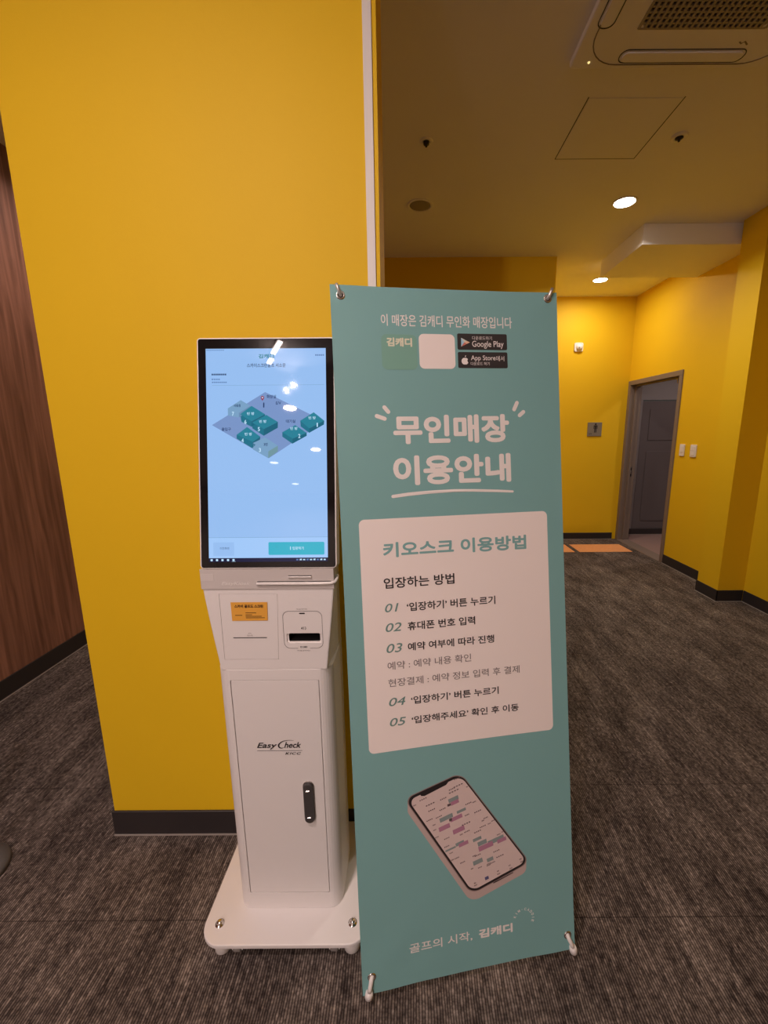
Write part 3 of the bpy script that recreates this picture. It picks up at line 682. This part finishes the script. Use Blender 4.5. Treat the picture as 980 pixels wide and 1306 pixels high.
for a, b, c_, d_, mi in ((.1266, .5436, .1503, .5472, 10), (-.1385, .4955, -.1, .4997, 9), (-.1387, .4838, -.1162, .4868, 10), (-.138, .4762, -.0991, .4792, 10), (-.151, .5583, -.105, .5600, 10), (-.130, .0502, -.1003, .0552, 9)):
    bm = bmesh.new(); n_ = max(3, int((c_ - a) / .0045)); st = (c_ - a) / n_
    for k in range(n_): flat(bm, [(a + k * st, b), (a + (k + .72) * st, b), (a + (k + .72) * st, d_), (a + k * st, d_)], fM, q, mi)
    obj('small_lettering', bm, sm, K, disp)
bm = bmesh.new(); flat(bm, [(-.138, .4697), (.148, .4697), (.148, .4704), (-.138, .4704)], fM, q, 6)
obj('rule_line', bm, sm, K, disp); bm = bmesh.new(); flat(bm, [(-.1530, .0800), (.1535, .0800), (.1535, .0808), (-.1530, .0808)], fM, q, 6)
obj('rule_line', bm, sm, K, disp)
bm = bmesh.new(); flat(bm, [(-.1530, .0277), (.1535, .0277), (.1535, .0798), (-.1530, .0798)], fM, .0005, 13)
flat(bm, rrect(-.1414, -.0878, .0335, .0681, .002, 3), fM, .0007, 0); flat(bm, rrect(.0008, .1447, .0350, .0680, .003, 3), fM, .0007, 11)
text(bm, '입장하기', .0625, .0480, .0915, .0560, fM, .0010, .02, 0, 8); flat(bm, stroke([(.0575, .0555), (.0575, .0485)], .002), fM, .0010, 8)
text(bm, '이전화면', -.1240, .0495, -.1003, .0557, fM, .0010, .0, 0, 9)
obj('screen_button', bm, sm, K, disp)
bm = bmesh.new()
for x in (-.1461, -.1323, -.1182, -.1038, -.0897): flat(bm, rrect(x - .0028, x + .0028, .0198, .0252, .001, 2), fM, .0006, 8)
flat(bm, [(-.0940, .0182), (-.0845, .0182), (-.0845, .0188), (-.0940, .0188)], fM, .0006, 8)
for k in range(9):
    x = .0720 + k * .0088; flat(bm, [(x, .0208), (x + .0055, .0208), (x + .0055, .0240 + .001 * (k % 2)), (x, .0240)], fM, .0006, 8 if k % 3 else 10)
obj('taskbar_icons', bm, sm, K, disp)

# ================================================================== BANNER
BL = V3((-.126, .847, .035))
UU = V3((.98706892, .16004182, .00903131)); VV = V3((-.03401631, .1540739, .98747361)); NN = V3((.15664559, -.97501172, .15752559))
BW, BH = .6058, 1.8481
GRO = [(.0256, 1.8225), (.5793, 1.8315), (.0258, .0466), (.5850, .0449)]
def relief(u, v):
    # stretched vinyl: pulled back slightly between the corner eyelets, faint tension folds at the corners
    s = -.004 * math.sin(math.pi * min(1, max(0, u / BW)))
    f = 0
    for gu, gv in GRO:
        du, dv = abs(u - gu), abs(v - gv); r = math.hypot(du, dv)
        f += .0011 * math.exp(-(r / .15) ** 2) * math.cos(abs(du - dv) * 34)
    return s + f
def fB(u, v, d=0.): return BL + UU * u + VV * v + NN * (d + relief(u, v))
B = thing('banner_stand', 'tall teal X-banner with white Korean instructions, standing right of the kiosk', 'banner', BL + UU * .303 + NN * -.06)
B['_at'] = tuple(B.location)
bm = bmesh.new(); nu, nv = 36, 90
for d, flip in ((0, False), (-.0008, True)):
    gr = [[bm.verts.new(fB(BW * i / nu, BH * j / nv, d)) for j in range(nv + 1)] for i in range(nu + 1)]
    for i in range(nu):
        for j in range(nv):
            qd = (gr[i][j], gr[i + 1][j], gr[i + 1][j + 1], gr[i][j + 1]); f = bm.faces.new(qd[::-1] if flip else qd); f.smooth = True
sheet = obj('sheet', bm, TEAL, B)
def bpart(name, bm, m): return obj(name, bm, m, B, sheet)
def grid_poly(bm, x0, x1, y0, y1, r, d, mi=0, n=22):
    t_ = bmesh.new(); t_.faces.new([t_.verts.new((a, b, 0)) for a, b in rrect(x0, x1, y0, y1, r, 6)])
    for ax, lo, hi in ((0, x0, x1), (1, y0, y1)):
        k = max(2, int((hi - lo) / .025))
        for i in range(1, k):
            c = [0, 0, 0]; c[ax] = lo + (hi - lo) * i / k; nn = [0, 0, 0]; nn[ax] = 1
            bmesh.ops.bisect_plane(t_, geom=list(t_.verts) + list(t_.edges) + list(t_.faces), plane_co=c, plane_no=nn)
    merge(bm, t_, mi, lambda c: fB(c.x, c.y, d))
bm = bmesh.new(); text(bm, '이 매장은 김캐디 무인화 매장입니다', .1246, 1.7506, .4763, 1.7805, fB, .0006, .009); bpart('notice_lettering', bm, WINK)
bm = bmesh.new(); grid_poly(bm, .1229, .2155, 1.6401, 1.7295, .014, .0005); bpart('app_tile', bm, mat('app_tile_print', (.19, .40, .33), rough=.5))
bm = bmesh.new(); text(bm, '김캐디', .1365, 1.6985, .2030, 1.7213, fB, .0009, .05); bpart('app_tile_lettering', bm, mat('cream_ink', (.74, .74, .58), rough=.5))
bm = bmesh.new(); grid_poly(bm, .2209, .3171, 1.6432, 1.7327, .013, .0005); bpart('code_tile', bm, CARDM)
BADGE = mat('badge_black', (.03, .026, .027), rough=.5)
for a, b, c_, d_ in ((.3241, .4608, 1.6935, 1.7355), (.3242, .4610, 1.6458, 1.6876)):
    bm = bmesh.new(); grid_poly(bm, a, b, c_, d_, .004, .0005); bpart('store_badge', bm, BADGE)
bm = bmesh.new()
text(bm, '다운로드하기', .3649, 1.7195, .4192, 1.7290, fB, .0009); text(bm, 'Google Play', .3642, 1.6965, .4510, 1.7170, fB, .0009, .006)
bpart('badge_lettering', bm, WINK)
bm = bmesh.new()
text(bm, 'App Store', .3597, 1.6625, .4275, 1.6790, fB, .0009, .006); text(bm, '에서', .4290, 1.6640, .4515, 1.6780, fB, .0009)
text(bm, '다운로드 하기', .3585, 1.6530, .4104, 1.6615, fB, .0009)
bpart('badge_lettering', bm, WINK)
bm = bmesh.new(); ta, tb, tc = (.3345, 1.7243), (.3340, 1.7010), (.3580, 1.7126); g = (.3425, 1.7126)
for mi, pl in ((0, (ta, tb, g)), (1, (ta, g, (.3500, 1.7165), )), (2, (tb, (.3500, 1.7088), g)), (3, ((.3500, 1.7165), g, (.3500, 1.7088), tc))): flat(bm, pl, fB, .0009, mi)
bpart('play_logo', bm, [mat('play_blue', (.35, .62, .80)), mat('play_pale', (.62, .66, .60)), mat('play_red', (.62, .20, .16)), mat('play_peach', (.78, .52, .36))])
bm = bmesh.new(); ac, aw, ah = (.3432, 1.6635), .0095, .0095
pts = []
for k in range(40):
    a = 2 * math.pi * k / 40; r = 1 - .10 * math.exp(-((a - math.pi / 2) / .28) ** 2) - .07 * math.exp(-((a - 3 * math.pi / 2) / .25) ** 2)
    x, y = r * math.cos(a), r * math.sin(a) * .98
    if math.hypot(x - 1.12, y - .12) < .48:
        ang = math.atan2(y - .12, x - 1.12); x, y = 1.12 + .48 * math.cos(ang if abs(ang) > 1.6 else math.copysign(1.6, ang)), .12 + .48 * math.sin(ang if abs(ang) > 1.6 else math.copysign(1.6, ang))
    pts.append((ac[0] + x * aw, ac[1] + y * ah))
flat(bm, pts, fB, .0009); flat(bm, [(.3432, 1.6740), (.3437, 1.6770), (.3462, 1.6792), (.3462, 1.6765), (.3445, 1.6742)][::-1], fB, .0009)
bpart('apple_logo', bm, WINK)
bm = bmesh.new(); text(bm, '무인매장', .1444, 1.4489, .4594, 1.5240, fB, .0006, .042); text(bm, '이용안내', .1399, 1.3420, .4606, 1.4195, fB, .0006, .042)
bpart('headline_lettering', bm, WINK)
bm = bmesh.new(); flat(bm, stroke([(.1365, 1.3150), (.1766, 1.3191), (.2341, 1.3225), (.2989, 1.3240), (.3516, 1.3226), (.4185, 1.3190), (.4635, 1.3155)], [.0085, .009, .008, .0075, .007, .0068, .006]), fB, .0006); bpart('underline_stroke', bm, WINK)
for a, b in (((.1035, 1.5220), (.1235, 1.5150)), ((.1240, 1.5440), (.1335, 1.5325)), ((.4835, 1.5535), (.4750, 1.5360)), ((.5010, 1.5290), (.4900, 1.5200))): bm = bmesh.new(); flat(bm, stroke([a, b], .0105), fB, .0006); bpart('accent_stroke', bm, WINK)
bm = bmesh.new(); grid_poly(bm, .0452, .5598, .6460, 1.2585, .014, .0005); bpart('instruction_card', bm, CARDM)
bm = bmesh.new(); text(bm, '키오스크 이용방법', .1045, 1.1570, .4974, 1.1965, fB, .0010, .036); bpart('card_title_lettering', bm, TEALINK)
bm = bmesh.new()
text(bm, '입장하는 방법', .1026, 1.0762, .2923, 1.1045, fB, .0010, .020); bpart('subtitle_lettering', bm, INK)
for s, a, b, c_, d_ in (("'입장하기' 버튼 누르기", .1606, 1.0125, .4041, 1.0355), ('휴대폰 번호 입력', .1608, .9620, .3455, .9845), ('예약 여부에 따라 진행', .1592, .9075, .3972, .9292), ("'입장하기' 버튼 누르기", .1616, .7645, .4049, .7855), ("'입장해주세요' 확인 후 이동", .1613, .7115, .4606, .7320)):
    bm = bmesh.new(); text(bm, s.replace("'", '\u2018', 1).replace("'", '\u2019', 1), a, b, c_, d_, fB, .0010, .022); bpart('step_lettering', bm, INK)
bm = bmesh.new()
for s, a, b, c_, d_ in (('01', .1029, 1.0146, .1391, 1.037), ('02', .1024, .9629, .1446, .9857), ('03', .1024, .9074, .1447, .9311), ('04', .1028, .766, .147, .7877), ('05', .1028, .7122, .146, .7337)): bm = bmesh.new(); text(bm, s, a, b, c_, d_, fB, .0010, .012, .22); bpart('step_number_lettering', bm, TEALDK)
bm = bmesh.new(); text(bm, '예약 : 예약 내용 확인', .1034, .8622, .3305, .8835, fB, .0010, .007); bpart('note_lettering', bm, GREYINK); bm = bmesh.new(); text(bm, '현장결제 : 예약 정보 입력 후 결제', .1033, .8170, .4667, .8380, fB, .0010, .007); bpart('note_lettering', bm, GREYINK)
bm = bmesh.new(); text(bm, '골프의 시작,', .1294, .0840, .3053, .1115, fB, .0006, .012); bpart('slogan_lettering', bm, WINK)
bm = bmesh.new(); text(bm, '김캐디', .3242, .0849, .4224, .1110, fB, .0006, .055); bpart('logo_lettering', bm, WINK)
bm = bmesh.new(); word = 'KIM-CADDIE'; ac = (.4560, .1170); R = .0275
for k, ch in enumerate(word):
    a = math.radians(160 - k * 182 / 9); t_, asp = text_bm(ch, .02); hh = .0075 if ch != '-' else .0012; ww = .0060 if ch not in 'I-' else (.0016 if ch == 'I' else .003)
    c0, s0 = math.cos(a), math.sin(a)
    merge(bm, t_, 0, lambda c: fB(ac[0] + c0 * (R + (c.y - .5) * hh) + s0 * (c.x - .5) * ww, ac[1] + s0 * (R + (c.y - .5) * hh) - c0 * (c.x - .5) * ww, .0006))
bpart('arched_lettering', bm, WINK)
# printed picture of a phone
def bil(q, a, b):
    (x0, y0), (x1, y1), (x2, y2), (x3, y3) = q
    return ((x0 * (1 - a) + x1 * a) * (1 - b) + (x3 * (1 - a) + x2 * a) * b, (y0 * (1 - a) + y1 * a) * (1 - b) + (y3 * (1 - a) + y2 * a) * b)
PO = [(.1315, .5129), (.2891, .5601), (.4797, .2764), (.3067, .2142)]; PS = [(.1435, .5070), (.2895, .5506), (.4690, .2812), (.3090, .2245)]
def rr_quad(q, ra, rb, off=(0, 0)):
    out = []
    for cx, cy, a0 in ((ra, rb, 180), (1 - ra, rb, 270), (1 - ra, 1 - rb, 0), (ra, 1 - rb, 90)):
        for k in range(9):
            a = math.radians(a0 + 90 * k / 8); x, y = bil(q, cx + ra * math.cos(a), cy + rb * math.sin(a)); out.append((x + off[0], y + off[1]))
    return out[::-1]
ph = [mat('phone_side_print', (.50, .40, .38)), mat('phone_black_print', (.018, .014, .016)), mat('phone_screen_print', (.66, .54, .52)), mat('map_teal_print', (.24, .30, .30)), mat('map_pink_print', (.42, .20, .30)), mat('map_ink_print', (.13, .09, .10)), mat('phone_rim_print', (.26, .18, .17)), mat('map_blue_print', (.10, .10, .22))]
def hull(P):
    P = sorted(set(P)); c = lambda o, a, b: (a[0] - o[0]) * (b[1] - o[1]) - (a[1] - o[1]) * (b[0] - o[0])
    h = []
    for seq in (P, P[::-1]):
        k = len(h)
        for p in seq:
            while len(h) - k >= 2 and c(h[-2], h[-1], p) <= 0: h.pop()
            h.append(p)
        h.pop()
    return h
bm = bmesh.new(); flat(bm, hull(rr_quad(PO, .15, .075) + rr_quad(PO, .15, .075, (-.001, -.023))), fB, .0004, 0)
flat(bm, rr_quad(PO, .15, .075), fB, .0007, 6)
PO2 = [bil(PO, .012, .006), bil(PO, .988, .006), bil(PO, .988, .994), bil(PO, .012, .994)]
flat(bm, rr_quad(PO2, .15, .075), fB, .0009, 1)
flat(bm, rr_quad(PS, .13, .065), fB, .0011, 2)
flat(bm, [(.1740, .5215), (.1782, .5131), (.1879, .5119), (.2482, .5330), (.2535, .5395), (.2560, .5480)][::-1], fB, .0013, 1)
bpart('phone_picture', bm, ph)
bm = bmesh.new(); ci = dict(t=3, p=4, d=5, b=7)
BLOBS = [('t', [(0.2515, 0.4917), (0.2792, 0.5001), (0.2814, 0.4894), (0.2536, 0.481)]), ('p', [(0.2581, 0.4829), (0.28, 0.4895), (0.2821, 0.4795), (0.2601, 0.473)]), ('t', [(0.2252, 0.4426), (0.2616, 0.4534), (0.2639, 0.4418), (0.2276, 0.431)]), ('t', [(0.274, 0.4553), (0.299, 0.4627), (0.3005, 0.4552), (0.2755, 0.4478)]), ('p', [(0.2549, 0.4381), (0.2878, 0.4479), (0.2901, 0.4371), (0.2571, 0.4274)]), ('p', [(0.2219, 0.4182), (0.2524, 0.4271), (0.2549, 0.4147), (0.2244, 0.4058)]), ('p', [(0.2606, 0.4045), (0.2929, 0.4139), (0.2955, 0.4014), (0.2631, 0.392)]), ('t', [(0.2671, 0.3664), (0.2906, 0.3732), (0.2925, 0.364), (0.2689, 0.3573)]), ('t', [(0.238, 0.3521), (0.2673, 0.3605), (0.2683, 0.3555), (0.239, 0.3471)]), ('p', [(0.2755, 0.3635), (0.3021, 0.3711), (0.3041, 0.361), (0.2775, 0.3535)]), ('t', [(0.316, 0.3697), (0.3398, 0.3765), (0.3416, 0.368), (0.3177, 0.3613)]), ('t', [(0.3288, 0.3586), (0.3542, 0.3658), (0.3567, 0.354), (0.3312, 0.3468)]), ('t', [(0.3582, 0.3572), (0.4035, 0.37), (0.406, 0.3581), (0.3606, 0.3453)]), ('p', [(0.3306, 0.3454), (0.3718, 0.357), (0.3747, 0.3434), (0.3334, 0.3319)]), ('p', [(0.3846, 0.3562), (0.4105, 0.3635), (0.4126, 0.3533), (0.3868, 0.346)]), ('t', [(0.3139, 0.3073), (0.3407, 0.3148), (0.3432, 0.3029), (0.3163, 0.2955)]), ('t', [(0.3535, 0.3083), (0.3716, 0.3133), (0.3737, 0.3031), (0.3556, 0.2981)]), ('d', [(0.2485, 0.4789), (0.2579, 0.4817), (0.2593, 0.4751), (0.2498, 0.4723)]), ('d', [(0.2515, 0.438), (0.2595, 0.4404), (0.2611, 0.4329), (0.253, 0.4305)]), ('b', [(0.3461, 0.2574), (0.3566, 0.2603), (0.3584, 0.2517), (0.3478, 0.2489)])]
DASH = [[(0.1552, 0.4915), (0.1637, 0.4942), (0.1643, 0.4916), (0.1557, 0.4889)], [(0.1895, 0.4853), (0.2154, 0.4931), (0.2159, 0.4905), (0.19, 0.4827)], [(0.229, 0.4957), (0.2479, 0.5015), (0.2484, 0.4988), (0.2296, 0.4931)], [(0.1957, 0.4698), (0.2158, 0.4759), (0.2163, 0.4732), (0.1962, 0.4672)], [(0.2263, 0.4673), (0.2444, 0.4728), (0.2449, 0.4702), (0.2268, 0.4647)], [(0.1898, 0.4435), (0.2077, 0.4489), (0.2083, 0.4463), (0.1903, 0.4409)], [(0.2156, 0.448), (0.2337, 0.4534), (0.2342, 0.4508), (0.2161, 0.4454)], [(0.2056, 0.4292), (0.2143, 0.4317), (0.2148, 0.4291), (0.2062, 0.4265)], [(0.2071, 0.415), (0.2157, 0.4176), (0.2162, 0.4149), (0.2076, 0.4124)], [(0.2114, 0.394), (0.2216, 0.397), (0.2221, 0.3943), (0.212, 0.3914)], [(0.2359, 0.3628), (0.2505, 0.3669), (0.2511, 0.3643), (0.2365, 0.3601)], [(0.2361, 0.3852), (0.2521, 0.3899), (0.2527, 0.3872), (0.2366, 0.3826)], [(0.296, 0.4412), (0.3093, 0.4451), (0.3098, 0.4425), (0.2965, 0.4386)], [(0.2868, 0.4157), (0.3127, 0.4233), (0.3132, 0.4206), (0.2874, 0.4131)], [(0.2986, 0.4718), (0.3171, 0.4773), (0.3177, 0.4746), (0.2992, 0.4691)], [(0.319, 0.4744), (0.3294, 0.4775), (0.3299, 0.4748), (0.3195, 0.4717)], [(0.323, 0.4452), (0.3438, 0.4514), (0.3444, 0.4487), (0.3235, 0.4425)], [(0.3484, 0.4246), (0.3619, 0.4285), (0.3625, 0.4258), (0.349, 0.4219)], [(0.343, 0.4187), (0.3504, 0.4209), (0.351, 0.4182), (0.3435, 0.416)], [(0.3368, 0.401), (0.3555, 0.4064), (0.356, 0.4037), (0.3373, 0.3983)], [(0.3603, 0.4074), (0.3694, 0.41), (0.3699, 0.4073), (0.3609, 0.4047)], [(0.3701, 0.4136), (0.3807, 0.4166), (0.3813, 0.4139), (0.3707, 0.4109)], [(0.3209, 0.389), (0.3418, 0.395), (0.3423, 0.3923), (0.3215, 0.3863)], [(0.2928, 0.3948), (0.3091, 0.3995), (0.3096, 0.3968), (0.2933, 0.3921)], [(0.2801, 0.3898), (0.2889, 0.3923), (0.2894, 0.3897), (0.2806, 0.3871)], [(0.3853, 0.3723), (0.3959, 0.3753), (0.3965, 0.3726), (0.3859, 0.3696)], [(0.3988, 0.3785), (0.4079, 0.3811), (0.4085, 0.3784), (0.3993, 0.3758)], [(0.3733, 0.3255), (0.3922, 0.3308), (0.3928, 0.328), (0.3739, 0.3228)], [(0.3196, 0.3229), (0.3382, 0.3281), (0.3388, 0.3254), (0.3201, 0.3202)], [(0.3134, 0.3238), (0.3239, 0.3267), (0.3244, 0.324), (0.314, 0.3211)], [(0.3812, 0.3089), (0.404, 0.3152), (0.4046, 0.3124), (0.3818, 0.3062)], [(0.3526, 0.2899), (0.3646, 0.2932), (0.3652, 0.2905), (0.3531, 0.2872)], [(0.3278, 0.2883), (0.3398, 0.2916), (0.3403, 0.2889), (0.3284, 0.2856)], [(0.3645, 0.2956), (0.3781, 0.2993), (0.3786, 0.2966), (0.365, 0.2928)], [(0.2633, 0.3261), (0.2766, 0.3298), (0.2771, 0.3271), (0.2639, 0.3234)], [(0.2499, 0.3228), (0.2616, 0.3261), (0.2621, 0.3234), (0.2504, 0.3201)], [(0.2494, 0.3433), (0.2596, 0.3462), (0.2601, 0.3436), (0.2499, 0.3407)], [(0.2782, 0.3109), (0.293, 0.315), (0.2935, 0.3123), (0.2788, 0.3082)], [(0.2544, 0.5101), (0.2836, 0.519), (0.2842, 0.5164), (0.255, 0.5075)], [(0.2677, 0.5244), (0.2955, 0.5329), (0.2961, 0.5303), (0.2682, 0.5217)], [(0.2545, 0.5188), (0.272, 0.5241), (0.2726, 0.5215), (0.2551, 0.5161)], [(0.1728, 0.5027), (0.1942, 0.5093), (0.1947, 0.5067), (0.1733, 0.5001)], [(0.3029, 0.5202), (0.3081, 0.5218), (0.3087, 0.5191), (0.3035, 0.5176)], [(0.2696, 0.5455), (0.2871, 0.551), (0.2877, 0.5483), (0.2701, 0.5429)], [(0.3535, 0.2942), (0.364, 0.2971), (0.3646, 0.2943), (0.354, 0.2914)], [(0.3075, 0.289), (0.3149, 0.2911), (0.3155, 0.2884), (0.308, 0.2863)], [(0.3149, 0.2473), (0.3208, 0.2489), (0.3214, 0.2462), (0.3154, 0.2445)], [(0.3152, 0.2404), (0.3242, 0.2428), (0.3247, 0.2401), (0.3158, 0.2377)], [(0.3819, 0.2695), (0.3879, 0.2711), (0.3885, 0.2684), (0.3824, 0.2668)], [(0.3821, 0.2605), (0.3912, 0.263), (0.3918, 0.2602), (0.3827, 0.2578)], [(0.4153, 0.2796), (0.4222, 0.2815), (0.4228, 0.2787), (0.4159, 0.2769)], [(0.4181, 0.2703), (0.4273, 0.2728), (0.4279, 0.2701), (0.4187, 0.2676)], [(0.4475, 0.2924), (0.4544, 0.2943), (0.455, 0.2915), (0.4481, 0.2896)], [(0.4503, 0.2839), (0.4595, 0.2864), (0.4601, 0.2836), (0.4509, 0.2811)]]
for k, (c, qd) in enumerate(BLOBS):
    b2 = bmesh.new(); flat(b2, qd[::-1], fB, .0014 + .00004 * k, ci[c]); bpart('map_block', b2, ph)
for k, qd in enumerate(DASH):
    # a dotted run of tiny illegible marks
    n_ = 4
    for j in range(n_):
        a0, a1 = j / n_, (j + .62) / n_
        L0 = [(qd[0][0] * (1 - a) + qd[1][0] * a, qd[0][1] * (1 - a) + qd[1][1] * a) for a in (a0, a1)]; L1 = [(qd[3][0] * (1 - a) + qd[2][0] * a, qd[3][1] * (1 - a) + qd[2][1] * a) for a in (a1, a0)]
        flat(bm, (L0 + L1)[::-1], fB, .0024, 5)
flat(bm, [(.3695, .2382), (.4281, .2581), (.4288, .2559), (.3707, .2359)][::-1], fB, .0024, 1)
bpart('phone_map_marks', bm, ph)
# eyelets and the X frame behind
for gu, gv in GRO:
    bm = bmesh.new(); Q = Matrix((( UU.x, VV.x, NN.x, 0), (UU.y, VV.y, NN.y, 0), (UU.z, VV.z, NN.z, 0), (0, 0, 0, 1))); ctr = fB(gu, gv)
    lathe(bm, [(.0065, -.001), (.0065, .0012), (.0085, .0024), (.0105, .0018), (.0115, .0004)], (0, 0, 0), n=24, fn=lambda v: ctr + Q.to_3x3() @ v); obj('eyelet', bm, CHROME, B, sheet)
    bm = bmesh.new(); lathe(bm, [(0, .0003), (.0066, .0003)], (0, 0, 0), n=16, fn=lambda v: ctr + Q.to_3x3() @ v); obj('eyelet_hole', bm, mat('eyelet_hole_shade', (.05, .035, .03), rough=.6), B, sheet)  # dark disc stands in for the shade inside the hole
BRIGHT = mat('bright_nickel', (.82, .79, .77), rough=.38, metal=.85)
hub = BL + UU * .303 + VV * .70 - NN * .055
for k, (gu, gv) in enumerate(GRO):
    top = k < 2; g0 = fB(gu, gv, -.004); su = 1 if gu > .3 else -1
    bm = bmesh.new(); e1 = fB(gu, gv, -.012); tube(bm, [hub + (e1 - hub) * .06, hub + (e1 - hub) * .5, e1], [.006, .005, .004], n=10); obj('frame_pole', bm, STEEL if top else WHITE_SAT, B)
    bm = bmesh.new()
    if top: tube(bm, [e1, fB(gu, gv, .001), fB(gu + su * .0015, gv + .004, .006), fB(gu + su * .006, gv + .014, .008), fB(gu + su * .010, gv + .0235, .008)], [.004, .004, .0045, .0045, .0040], n=12)
    else: tube(bm, [e1, fB(gu, gv, .001), fB(gu - .001 + su * .001, gv - .004, .005), fB(gu + (-.006 if su < 0 else .008), gv - .022, .0065), fB(gu + (-.0085 if su < 0 else .0115), gv - .032, .006)], .0056, n=12)
    obj('hook', bm, BRIGHT if top else WHITE_SAT, B)
    if not top:
        a = fB(gu + (-.0085 if su < 0 else .0115), .012, .0060); bm = bmesh.new()
        e = V3((-.1135, .868, .0080)) if su < 0 else V3((.4770, .9640, .0080)); q1 = a + (e - a) * .45 + V3((0, -.004, -.002))
        tube(bm, [a + V3((0, 0, .003)), a, q1, e, e + (e - q1).normalized() * .004, e + (e - q1).normalized() * .0065], [.005, .0100, .0112, .0104, .0074, .0018], n=16); obj('foot_cap', bm, WHITE_SAT, B)
bm = bmesh.new(); t_ = V3((0, 0, 0)); lathe(bm, [(0, -.02), (.022, -.02), (.026, -.012), (.026, .012), (.022, .02), (0, .02)], (0, 0, 0), n=24, fn=lambda v: hub + Matrix(((UU.x, VV.x, NN.x), (UU.y, VV.y, NN.y), (UU.z, VV.z, NN.z))) @ v); obj('hub', bm, BLACK, B)
bm = bmesh.new(); foot = V3((hub.x + .02, 1.265, .006)); tube(bm, [hub + (foot - hub) * .03, hub + (foot - hub) * .5, foot], [.006, .005, .005], n=10); obj('rear_leg', bm, STEEL, B)

for r in ROOTS:
    if '_at' in r: del r['_at']
for o in COL.objects:
    if '_at' in o: del o['_at']
